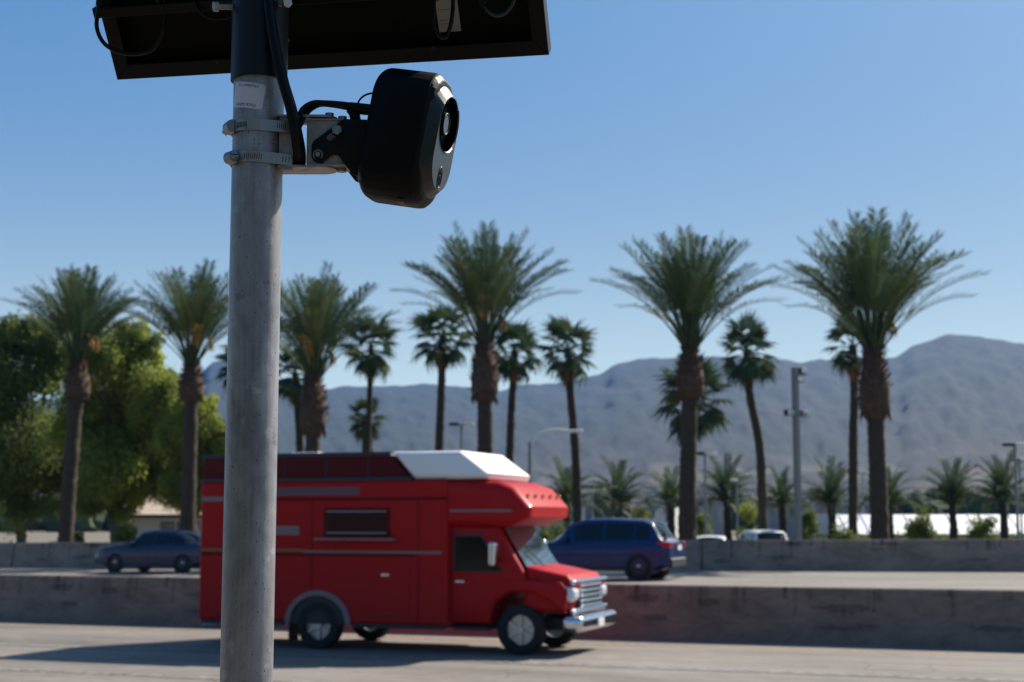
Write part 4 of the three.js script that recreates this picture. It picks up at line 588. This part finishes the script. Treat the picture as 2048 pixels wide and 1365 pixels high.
// solar panel: its own axes are e1 along the lower edge, e2 up the slope, e3 out of the back towards the viewer
{
  const tl = 2.6, L = ray(234, 160).multiplyScalar(tl).add(V(0, EYE, 0)), rd = ray(1098, 110), Rr = rd.clone().multiplyScalar(ray(234, 160).y * tl / rd.y).add(V(0, EYE, 0));
  const e1 = Rr.clone().sub(L), Wd = e1.length(); e1.normalize(); const a = Math.atan2(e1.z, e1.x), tau = 53 * D2R, e2 = V(-Math.sin(a) * Math.cos(tau), Math.sin(tau), Math.cos(a) * Math.cos(tau)), e3 = e1.clone().cross(e2);
  const o = thing('solar_panel', 'black solar panel seen from behind, sleeved onto the top of the steel pole', 'solar panel', L);
  o.quaternion.setFromRotationMatrix(new THREE.Matrix4().makeBasis(e1, e2, e3)); o.updateMatrixWorld();
  const inv = o.matrixWorld.clone().invert(), E = V(0, EYE, 0).applyMatrix4(inv);
  const P = (px, py, zl = 0) => { const d = ray(px, py).transformDirection(inv); return E.clone().addScaledVector(d, (zl - E.z) / d.z); };
  const toL = (g) => g.applyMatrix4(inv);
  const Hd = 0.52, fl = 0.026, th = 0.032;
  const bar = (a0, a1, b0, b1, name) => { part(name, rbox(a0, a1, b0, b1, -th, 0, 0.0012), M.blackFrame, o); };
  // frame with mitred corners, each rail an angle: outer wall and back flange
  const rail = (len) => slab([[0, 0], [len, 0], [len - fl, fl], [fl, fl]], -0.0025, 0, 0.0006, 1), wallR = (len) => box(0, len, 0, 0.002, -th, -0.0026);
  part('frame_rail', merge([rail(Wd), wallR(Wd)]), M.blackFrame, o);
  part('frame_rail', merge([rail(Wd), wallR(Wd)]).rotateZ(Math.PI).translate(Wd, Hd, 0), M.blackFrame, o);
  part('frame_rail', merge([rail(Hd), box(0.0021, Hd - 0.0021, 0, 0.002, -th, -0.0026)]).rotateZ(Math.PI / 2).translate(Wd, 0, 0), M.blackFrame, o);
  part('frame_rail', merge([rail(Hd), box(0.0021, Hd - 0.0021, 0, 0.002, -th, -0.0026)]).rotateZ(-Math.PI / 2).translate(0, Hd, 0), M.blackFrame, o);
  part('back_sheet', box(0.0022, Wd - 0.0022, 0.0022, Hd - 0.0022, -th + 0.003, -th + 0.007), M.blackPanel, o);
  part('glass', box(0.001, Wd - 0.001, 0.001, Hd - 0.001, -th - 0.0006, -th + 0.0028), M.glassDark, o);
  for (const px of [[866, 97], [434, 124]]) { const p = P(px[0], px[1]); part('drain_hole', new THREE.CylinderGeometry(0.0042, 0.0042, 0.0008, 16).rotateX(Math.PI / 2).translate(p.x, p.y, 0.0004), M.slot, o); }
  const ra = P(186, 28, 0.016), ra2 = P(330, 20, 0.016); part('mounting_rail', rbox(ra.x, 0.5, ra.y - 0.008, ra.y + 0.010, 0.0006, 0.018, 0.002), M.blackFrame, o);
  part('mounting_rail', rbox(ra.x, 0.5, ra.y + 0.17, ra.y + 0.19, 0.0006, 0.018, 0.002), M.blackFrame, o);
  part('junction_box', rbox(0.56, 0.66, 0.16, 0.235, -0.024, 0.004, 0.004), M.blackFrame, o);
  // sleeve over the pole
  const y0 = yAt(147, 0.043), y1 = y0 + 0.3;
  const sl = part('sleeve', toL(new THREE.CylinderGeometry(0.0432, 0.0432, y1 - y0, 56, 1, true).translate(PX, (y0 + y1) / 2, PZ)), phys(0.009, 0.0105, 0.013, 0.42, { specularIntensity: 0.5 }), o);
  const ring = [[0.0388, 0], [0.0432, 0], [0.0432, 0.0008], [0.0388, 0.0008]]; part('sleeve_rim', toL(new THREE.LatheGeometry(ring.map(([p, q]) => new THREE.Vector2(p, q)), 48).translate(PX, y0, PZ)), M.blackFrame, sl);
  part('sleeve_lug', toL(box(PX - 0.02, PX + 0.02, y0 + 0.12, y1, PZ - 0.17, PZ - 0.042)), M.blackFrame, o);
  // bolts through the sleeve
  const bl = (p, q, n) => { const b = part('bolt', toL(cyl(p, q, 0.0042, 0.0042, 14)), M.bolt, o), d = q.clone().sub(p).normalize(); part('bolt_head', toL(hexHead(0.0082, 0.007).rotateZ(Math.PI / 2).applyQuaternion(new THREE.Quaternion().setFromUnitVectors(V(1, 0, 0), d)).translate(q.x, q.y, q.z)), M.bolt, b); for (let k = 0; k < 6; k++) part('thread', toL(new THREE.TorusGeometry(0.0043, 0.0005, 5, 14).applyQuaternion(new THREE.Quaternion().setFromUnitVectors(V(0, 0, 1), d)).translate(...p.clone().lerp(q, 0.25 + 0.1 * k).toArray())), M.bolt, b); };
  bl(Q(472, 14, 0.012), Q(431, 13, 0.026)); bl(Q(556, 8, 0.026), Q(573, 5, 0.045));
  // cable loops hanging off the back
  const loop = (pts, r, mat = M.cable) => part('cable_loop', tube(pts.map(([x, y, z]) => P(x, y, z)), r, 60, 10), mat, o);
  loop([[205, -20, 0.03], [197, 15, 0.04], [193, 55, 0.05], [207, 86, 0.05], [236, 104, 0.045], [272, 108, 0.04], [305, 98, 0.035], [325, 62, 0.025], [329, 25, 0.012], [326, -15, 0.004]], 0.0036);
  loop([[386, -20, 0.015], [391, 8, 0.02], [404, 28, 0.03], [430, 38, 0.03], [462, 32, 0.02], [480, 10, 0.01]], 0.0022);
  loop([[868, -18, 0.01], [868, 25, 0.03], [870, 52, 0.035], [880, 73, 0.04], [890, 75, 0.04], [899, 58, 0.035], [905, 25, 0.02], [906, -15, 0.005]], 0.0034);
  const rl = loop([[958, -16, 0.012], [966, 8, 0.016], [978, 24, 0.025], [994, 31, 0.028], [1012, 25, 0.026], [1025, 8, 0.02], [1033, -18, 0.01]], 0.0034, M.cableGloss);
  part('connector', (() => { const p = P(957, -22, 0.012), q = P(968, 9, 0.017); return cyl(p, q, 0.0085, 0.0075, 12); })(), M.blackFrame, rl);
  part('connector', (() => { const p = P(866, -24, 0.014), q = P(869, 2, 0.02); return cyl(p, q, 0.0085, 0.0075, 12); })(), M.blackFrame, o);
  part('connector', (() => { const p = P(202, -24, 0.03), q = P(198, 12, 0.04); return cyl(p, q, 0.0075, 0.006, 12); })(), M.blackFrame, o);
  part('connector', (() => { const p = P(316, -20, 0.006), q = P(318, 18, 0.008); return cyl(p, q, 0.0075, 0.0065, 12); })(), M.blackFrame, o);
  // rating label: grey paper with faint printed lines
  const c = document.createElement('canvas'); c.width = 256; c.height = 420; const x = c.getContext('2d'); x.fillStyle = '#8a8480'; x.fillRect(0, 0, 256, 420); const r = rng(12); x.fillStyle = '#3a3634';
  for (const [y, n] of [[292, 9], [352, 6], [372, 7]]) for (let k = 0; k < n; k++) x.fillRect(24 + k * 22 + r() * 5, y, 8 + r() * 10, 5);
  const t = new THREE.CanvasTexture(c); t.colorSpace = THREE.SRGBColorSpace;
  const A = P(869, -60, -th + 0.0085), B = P(881, 65, -th + 0.0085), Cc = P(920, 62, -th + 0.0085); const lw = Cc.x - B.x + 0.004;
  const lab = new THREE.PlaneGeometry(lw, 0.13).translate((B.x + Cc.x) / 2, (B.y + Cc.y) / 2 + 0.065, -th + 0.0082); part('rating_label', lab, new THREE.MeshStandardMaterial({ map: t, roughness: 0.6 }), o, 'grey paper rating label');
}
// hose clamps
function hoseClamp(label, py, wide, tilt, hx, screwX, slots, capX) {
  const yc = yAt(py, R0), o = thing('hose_clamp', label, 'hose clamp', V(PX, yc, PZ), 0, 'hose clamps on the pole'), h = wide, rb = R0 + 0.0012;
  o.rotation.z = tilt;
  // outline of the band: the convex path round the tube and the bracket's spine on the right
  const path = []; const bx = 0.0575, bz = 0.0225, ta = Math.atan2(bz, bx), dd = Math.hypot(bx, bz), off = Math.acos(rb / dd), a1 = ta + off;   // tangent points
  const N = 60; for (let i = 0; i <= N; i++) { const a = a1 + (2 * Math.PI - 2 * a1) * i / N; path.push([Math.cos(a) * rb, Math.sin(a) * rb]); }
  path.push([bx - 0.002, -bz - 0.001], [bx, -bz + 0.002], [bx, bz - 0.002], [bx - 0.002, bz + 0.001], path[0]);
  const ribbon = (pp, hh, t) => { const out = pp.map(([x, z]) => { const l = Math.hypot(x, z); return [x * (1 + t / l), z * (1 + t / l)]; }); return merge([quadMesh([pp.map(([x, z]) => V(x, hh / 2, z)), out.map(([x, z]) => V(x, hh / 2, z)), out.map(([x, z]) => V(x, -hh / 2, z)), pp.map(([x, z]) => V(x, -hh / 2, z))])]); };
  part('band', toCreasedNormals(ribbon(path, h, 0.0009), 0.5), M.stainless, o);
  const view = Math.atan2(-PX, -PZ), angOf = (px) => { const c = Q(px, py, 0).x - PX; return Math.asin(clamp(c / (rb * 1.02), -1, 1)); };   // angle from straight towards the lens
  const thA = angOf(hx + 6), thB = angOf(capX), arc = []; for (let i = 0; i <= 24; i++) { const t = lerp(thA, thB, i / 24); arc.push([Math.sin(t) * (rb + 0.0011), Math.cos(t) * (rb + 0.0011)]); }
  part('band_end', toCreasedNormals(ribbon(arc, h * 0.98, 0.0009), 0.5), M.stainless, o);
  const sl = []; for (const [s0, s1, n, rad] of slots) for (let k = 0; k < n; k++) { const px = lerp(s0, s1, k / (n - 1)); let p, rot; const c = Q(px, py, 0.02).x - PX; if (c < rb * 0.86) { const t = Math.asin(clamp(c / rb, -1, 1)); p = V(Math.sin(t) * (rb + rad), 0, Math.cos(t) * (rb + rad)); rot = t; } else { const tx = Math.cos(a1) * rb, tz = Math.sin(a1) * rb, f = (c - tx) / (bx - tx); p = V(c, 0, lerp(tz, bz, f) + 0.0013); rot = Math.atan2(tz - bz, bx - tx); }
    sl.push(part('slot', new THREE.BoxGeometry(0.0009, h * 0.5, 0.0005).rotateZ(-0.1).rotateY(rot).translate(p.x, p.y, p.z), M.slot, o)); }
  // worm housing and its slotted hexagon screw
  const th = angOf(hx), hg = new THREE.Group(); hg.name = 'worm_housing'; hg.position.set(Math.sin(th) * (rb + 0.004), 0, Math.cos(th) * (rb + 0.004)); hg.rotation.y = th; o.add(hg);
  const hp = []; for (let i = 0; i <= 10; i++) { const a = Math.PI * i / 10; hp.push([Math.cos(a) * h * 0.56, 0.001 + Math.sin(a) * 0.0085]); } hp.push([-h * 0.62, -0.003], [h * 0.62, -0.003]);
  part('housing_shell', slab(hp, -0.011, 0.011, 0.0012, 2).rotateY(Math.PI / 2).rotateX(Math.PI / 2).rotateZ(0), std(0.22, 0.21, 0.2, 0.4, 0.7), hg);
  const sx = angOf(screwX), sg = new THREE.Group(); sg.name = 'screw'; const sp = V(Math.sin(sx) * (rb + 0.0105), 0, Math.cos(sx) * (rb + 0.0105)); sg.position.copy(sp); sg.rotation.set(-0.25, sx + 0.6, 0); o.add(sg);
  part('screw_head', merge([hexHead(0.0062, 0.0048).rotateX(Math.PI / 2), new THREE.CylinderGeometry(0.0068, 0.0068, 0.0012, 20).rotateX(Math.PI / 2).translate(0, 0, -0.0025)]), M.bolt, sg); part('screw_slot', new THREE.BoxGeometry(0.0118, 0.0014, 0.0006).rotateZ(-0.05).translate(0, 0, 0.0025), M.slot, sg);
}
hoseClamp('upper steel hose clamp round the pole, just under the sticker', 249, 0.0172, -0.01, 470, 462, [[480, 497, 7, 0.0022], [546, 572, 8, 0.0011]], 501);
hoseClamp('lower steel hose clamp round the pole, its screw near the middle of the worm housing', 313, 0.0168, -0.035, 474, 486, [[494, 526, 9, 0.0022], [567, 579, 3, 0.0011]], 531);
// bracket: spine strapped to the pole, two arms, swivel box between them
{
  const o = thing('camera_bracket', 'steel bracket strapped to the pole by two hose clamps, holding the camera arm', 'bracket', V(PX, yAt(285), PZ));
  const xs = (px, dz = 0.02) => Q(px, 285, dz).x, yT = Q(620, 235, 0.02).y, yB = Q(620, 331, 0.02).y, x0 = PX + 0.036, xw = PX + 0.0565;
  own('spine', merge([box(x0, xw - 0.0026, yB + 0.0005, yT - 0.0005, PZ + 0.0195, PZ + 0.022), box(x0, xw - 0.0026, yB + 0.0005, yT - 0.0005, PZ - 0.022, PZ - 0.0195), box(xw - 0.0025, xw, yB + 0.0005, yT - 0.0005, PZ - 0.022, PZ + 0.022)]), M.bracket, o);
  const armShape = (px1) => { const s = new THREE.Shape(), xe = xs(px1), hw = 0.024; s.moveTo(x0 - 0.001, -hw); s.lineTo(xe - hw, -hw); s.absarc(xe - hw, 0, hw, -Math.PI / 2, Math.PI / 2, false); s.lineTo(x0 - 0.001, hw); s.closePath(); return new THREE.ExtrudeGeometry(s, { depth: 0.0028, bevelEnabled: true, bevelSize: 0.0004, bevelThickness: 0.0004, bevelSegments: 1, curveSegments: 20 }).rotateX(Math.PI / 2); };
  own('upper_arm', armShape(672).translate(0, yT + 0.0032, PZ), M.bracket, o); own('lower_arm', armShape(672).translate(0, yB - 0.0004, PZ), M.bracket, o);
  own('arm_lip', merge([box(xs(585), xs(613), yT - 0.009, yT - 0.0008, PZ + 0.0195, PZ + 0.0225), box(x0 + 0.002, xs(585), yB - 0.0075, yB - 0.0038, PZ + 0.014, PZ + 0.0235)]), M.bracket, o);
  // swivel box: an open channel with the flat side towards the viewer
  const sx0 = xs(613), sx1 = xs(693), sy1 = Q(640, 241, 0.02).y, sy0 = Q(640, 329, 0.02).y;
  const swv = own('swivel_box', merge([rbox(sx0, sx1, sy0, sy1, PZ + 0.0185, PZ + 0.0212, 0.0008), rbox(sx0, sx1, sy0, sy1, PZ - 0.0212, PZ - 0.0185, 0.0008), rbox(sx0, sx0 + 0.0026, sy0 + 0.001, sy1 - 0.001, PZ - 0.0184, PZ + 0.0184, 0.0008)]), M.bracket, o);
  own('swivel_lip', merge([rbox(sx0 + 0.003, sx1 - 0.004, sy1 - 0.0005, sy1 + 0.0024, PZ - 0.019, PZ + 0.0235, 0.0008), rbox(sx0 + 0.003, sx1 + 0.004, sy0 - 0.0024, sy0 + 0.0005, PZ - 0.019, PZ + 0.0235, 0.0008)]), M.bracket, o);
  const hb = (px, py, dz, r, h, up) => { const p = Q(px, py, dz); return own('bolt_head', hexHead(r, h).translate(p.x, p.y, p.z), M.bolt, o); };
  hb(659, 231, 0.0, 0.0075, 0.006); hb(685, 237, 0.0, 0.0075, 0.005); { const p = Q(683, 338, 0.004); own('bolt_head', merge([hexHead(0.0078, 0.0095).translate(p.x, p.y, p.z), new THREE.CylinderGeometry(0.0045, 0.0045, 0.012, 14).translate(p.x, p.y + 0.008, p.z)]), M.bracket, o); }
}
// black tilting arm and camera
{
  const o = thing('traffic_camera', 'black roadside camera with a round lens, hung on a tilting arm right of the pole', 'camera', Q(804, 276, 0.02));
  const arm = [[687.5, 237.8], [729.5, 239], [731, 262], [717, 352], [708, 350], [703, 347], [687, 326], [676, 310], [665, 308.5], [652, 319], [645, 325.5], [637, 326], [626, 322], [622, 312], [623, 289], [628, 281], [681.5, 241.5]];
  const nearArm = own('arm_plate', plate(arm, 0.0225, 0.0250, 0.0005), M.armBlack, o); own('arm_plate', plate(arm, -0.0250, -0.0225, 0.0005, 0.025), M.armBlack, o);
  const web = [[719, 238.5], [733, 239], [722, 353], [711, 351]]; own('arm_web', plate(web, -0.0223, 0.0223, 0.0005), M.armBlack, o);
  const sp = nearArm; const rel = (g) => g.translate(-o.position.x, -o.position.y, -o.position.z);
  { // slot, hexagon bolt with washer, pin with a retaining clip
    const a = Q(672, 266, 0.0255), b = Q(659, 275.5, 0.0255), dir = b.clone().sub(a), L = dir.length(), an = Math.atan2(dir.y, dir.x), s = new THREE.Shape(); s.absarc(0, 0, 0.0046, Math.PI / 2, -Math.PI / 2, false); s.absarc(L, 0, 0.0046, -Math.PI / 2, Math.PI / 2, false);
    part('slot', rel(new THREE.ExtrudeGeometry(s, { depth: 0.0005, bevelEnabled: false, curveSegments: 14 }).rotateZ(an).translate(a.x, a.y, a.z - 0.0003)), std(0.11, 0.09, 0.085, 0.7, 0.3), sp);
    const c = Q(674, 261, 0.027); part('washer', rel(new THREE.CylinderGeometry(0.0088, 0.0088, 0.0014, 28).rotateX(Math.PI / 2).translate(c.x, c.y, c.z - 0.0004)), M.armBlack, sp);
    part('bolt', rel(merge([hexHead(0.0078, 0.0052).rotateX(Math.PI / 2).rotateZ(0.2).translate(c.x, c.y, c.z + 0.003), new THREE.CylinderGeometry(0.0048, 0.0058, 0.0012, 20).rotateX(Math.PI / 2).translate(c.x, c.y, c.z + 0.006)])), M.bolt, sp);
    const q = Q(635.5, 309.5, 0.0255); part('pin', rel(new THREE.CylinderGeometry(0.0036, 0.004, 0.004, 18).rotateX(Math.PI / 2).translate(q.x, q.y, q.z + 0.001)), M.bolt, sp);
    part('retaining_clip', rel(new THREE.TorusGeometry(0.0068, 0.0013, 8, 28, 4.9).rotateZ(-0.85).scale(1, 1, 0.6).translate(q.x, q.y, q.z + 0.0003)), std(0.2, 0.19, 0.19, 0.4, 0.7), sp);
  }
  // housing, in axes of its own: x forward through the lens, y up, z the side towards the viewer
  const phi = 13 * D2R, del = 10.5 * D2R, f = V(Math.cos(phi) * Math.cos(del), -Math.sin(del), Math.sin(phi) * Math.cos(del)), h = V(Math.cos(phi) * Math.sin(del), Math.cos(del), Math.sin(phi) * Math.sin(del)), w = f.clone().cross(h), basis = new THREE.Matrix4().makeBasis(f, h, w);
  const D = 0.088, H = 0.203, Wd = 0.12, inO = (g) => g.applyMatrix4(basis);
  const rr = (wd, hg, r, hole) => { const s = new THREE.Shape(), a = wd / 2, b = hg / 2; s.moveTo(-a, -b + r); s.lineTo(-a, b - r); s.absarc(-a + r, b - r, r, Math.PI, Math.PI / 2, true); s.lineTo(a - r, b); s.absarc(a - r, b - r, r, Math.PI / 2, 0, true); s.lineTo(a, -b + r); s.absarc(a - r, -b + r, r, 0, -Math.PI / 2, true); s.lineTo(-a + r, -b); s.absarc(-a + r, -b + r, r, -Math.PI / 2, -Math.PI, true); return s; };
  const toX = (g, x0) => g.rotateY(Math.PI / 2).translate(x0, 0, 0);     // extruded along z -> along x
  const ext = (s, depth, bev, size, seg) => toCreasedNormals(new THREE.ExtrudeGeometry(s, { depth, bevelEnabled: true, bevelThickness: bev, bevelSize: size, bevelOffset: -size, bevelSegments: seg, curveSegments: 24 }), 0.55);
  const bodyG = ext(rr(Wd, H, 0.05), D - 0.02 - 0.004, 0.02, 0.02, 8); // rear rounded strongly
  { const p = bodyG.attributes.position; for (let i = 0; i < p.count; i++) if (p.getZ(i) > D - 0.03) { const k = (p.getZ(i) - (D - 0.024)) / 0.02; if (k > 0) { const x = p.getX(i), y = p.getY(i); p.setZ(i, D - 0.024 + k * 0.004); } } bodyG.computeVertexNormals(); }
  part('housing', inO(toX(ext(rr(Wd, H, 0.05), D - 0.026, 0.02, 0.02, 8), -D / 2 + 0.02)), M.housing, o);
  // hood: a rim that runs round the upper front and stands proud of the face
  { const outer = rr(Wd - 0.002, H - 0.002, 0.049), inner = new THREE.Path(rr(Wd - 0.010, H - 0.010, 0.045).getPoints(24)); outer.holes.push(inner);
    part('hood', inO(toX(new THREE.ExtrudeGeometry(outer, { depth: 0.02, bevelEnabled: true, bevelThickness: 0.0012, bevelSize: 0.0012, bevelOffset: -0.0012, bevelSegments: 2, curveSegments: 24 }), D / 2 - 0.018)), M.housing, o); }
  const FW = Wd - 0.008, FH = H - 0.012, xf = D / 2 + 0.026, LY = 0.029;
  const outA = rr(FW, FH, 0.05).getPoints(20), outB = rr(FW - 0.016, FH - 0.046, 0.047).getPoints(20).map((p) => new THREE.Vector2(p.x, p.y - 0.001)), outM = outA.map((p, i) => p.clone().lerp(outB[i], 0.12));
  const ringOf = (pts, x) => pts.map((p) => V(x, p.y, -p.x)), mid = (x) => outA.map(() => V(x, -0.001, 0));
  const fg = toCreasedNormals(mergeVertices(quadMesh([mid(D / 2 - 0.02), ringOf(outA, D / 2 - 0.02), ringOf(outA, D / 2 + 0.002), ringOf(outM, D / 2 + 0.006), ringOf(outB, xf - 0.0012), ringOf(outB.map((p) => p.clone().multiplyScalar(0.985)), xf), mid(xf)]), 1e-6), 0.45);
  const bore = new THREE.LatheGeometry([[0, -0.017], [0.0335, -0.017], [0.0305, -0.011], [0.0405, 0], [0.0423, 0.002], [0, 0.002]].map(([p, q]) => new THREE.Vector2(p, q)), 72).rotateZ(-Math.PI / 2).translate(xf, LY, 0);
  const ev = new Evaluator(); ev.useGroups = false;
  const cut = ev.evaluate(new Brush(fg), new Brush(bore), SUBTRACTION);
  part('face', inO(toCreasedNormals(cut.geometry, 0.5)), M.face, o);
  const cylX = (r, x0, x1, y, n = 40) => new THREE.CylinderGeometry(r, r, x1 - x0, n).rotateZ(-Math.PI / 2).translate((x0 + x1) / 2, y, 0);
  const rec = part('lens_recess', inO(cylX(0.0345, xf - 0.023, xf - 0.0172, 0.031)), M.housing, o);
  part('sensor_window', inO(merge([cylX(0.0315, xf - 0.017, xf - 0.0160, 0.031)])), phys(0.02, 0.022, 0.026, 0.15, { specularIntensity: 0.6 }), o);
  const bar2 = part('lens_barrel', inO(merge([cylX(0.0175, xf - 0.0152, xf - 0.0055, 0.029), toX(new THREE.TorusGeometry(0.0155, 0.0018, 10, 40), 0).translate(xf - 0.0055, 0.029, 0)])), M.housing, o);
  part('lens_glass', inO(cylX(0.0138, xf - 0.0056, xf - 0.005, 0.029)), phys(0.03, 0.03, 0.04, 0.1, { specularIntensity: 1 }), bar2);
  // small raised emblem low on the face: an outlined oval with ridges
  { const ov = new THREE.TorusGeometry(0.0085, 0.0008, 8, 36).scale(1, 1.9, 1).translate(0, -0.053, 0), rid = [ov]; for (const [y, z, l] of [[-0.047, -0.002, 0.012], [-0.05, 0.0015, 0.013], [-0.057, -0.0005, 0.012]]) rid.push(new THREE.CapsuleGeometry(0.001, l, 4, 8).rotateZ(0.25).translate(z, y, 0)); part('emblem', inO(toX(merge(rid), xf + 0.0004)), M.face, o); }
  part('cable_socket', inO(cylX(0.0105, -D / 2 - 0.012, -D / 2 + 0.002, 0.043, 20)), M.blackFrame, o);
  part('orange_tag', inO(rbox(D / 2 - 0.024, D / 2 - 0.014, -H / 2 - 0.0012, -H / 2 + 0.004, -0.004, 0.03, 0.0008)), std(0.17, 0.045, 0.03, 0.7), o, 'small orange-red tag under the front edge');
}
// cables
{
  const c1 = thing('power_cable', 'thick black cable running down from the sleeve behind the bracket', 'cable', Q(560, 150, 0.05));
  own('sheath', tube([Q(534, -30, 0.050), Q(541, 40, 0.050), Q(553, 110, 0.051), Q(566, 165, 0.052), Q(580, 215, 0.05), Q(590, 262, 0.044), Q(595, 300, 0.033), Q(597, 322, 0.014), Q(597, 331, 0.006)], 0.0078, 80, 14), M.cable, c1);
  own('sheath', tube([Q(536, -30, 0.042), Q(544, 40, 0.043), Q(557, 110, 0.043), Q(570, 165, 0.042), Q(585, 215, 0.040), Q(596, 262, 0.034), Q(603, 300, 0.022), Q(604, 322, 0.006), Q(603, 331, 0.0)], 0.006, 80, 14), M.cable, c1);
  const c2 = thing('camera_cable', 'pair of black leads arching over the bracket to the back of the camera', 'cable', Q(640, 215, 0.02));
  own('lead', tube([Q(590, 262, 0.036), Q(596, 240, 0.03), Q(605, 219, 0.025), Q(625, 206.5, 0.02), Q(650, 206, 0.016), Q(690, 209, 0.014), Q(716, 214, 0.014), Q(750, 220, 0.012)], 0.0042, 60, 12), M.cable, c2);
  own('lead', tube([Q(596, 258, 0.03), Q(607, 236, 0.02), Q(620, 219, 0.014), Q(640, 209, 0.008), Q(670, 211, 0.006), Q(700, 217, 0.006), Q(722, 224, 0.008), Q(750, 226, 0.01)], 0.0042, 60, 12), M.cable, c2);
  own('connector', merge([cyl(Q(698, 212, 0.012), Q(746, 221, 0.012), 0.0062, 0.0092, 18), cyl(Q(708, 226, 0.006), Q(712, 243, 0.004), 0.0086, 0.0078, 18), cyl(Q(698, 218, 0.008), Q(712, 232, 0.006), 0.006, 0.008, 16)]), M.blackFrame, c2);
  const c3 = thing('thin_wire', 'thin black wire looping from the connector up to the camera back', 'wire', Q(725, 200, 0.0));
  own('strand', tube([Q(714, 211, 0.012), Q(719, 200, 0.008), Q(731, 190, 0.004), Q(752, 185, 0.0)], 0.0016, 30, 8), M.cable, c3);
}
renderer.render(scene, camera);
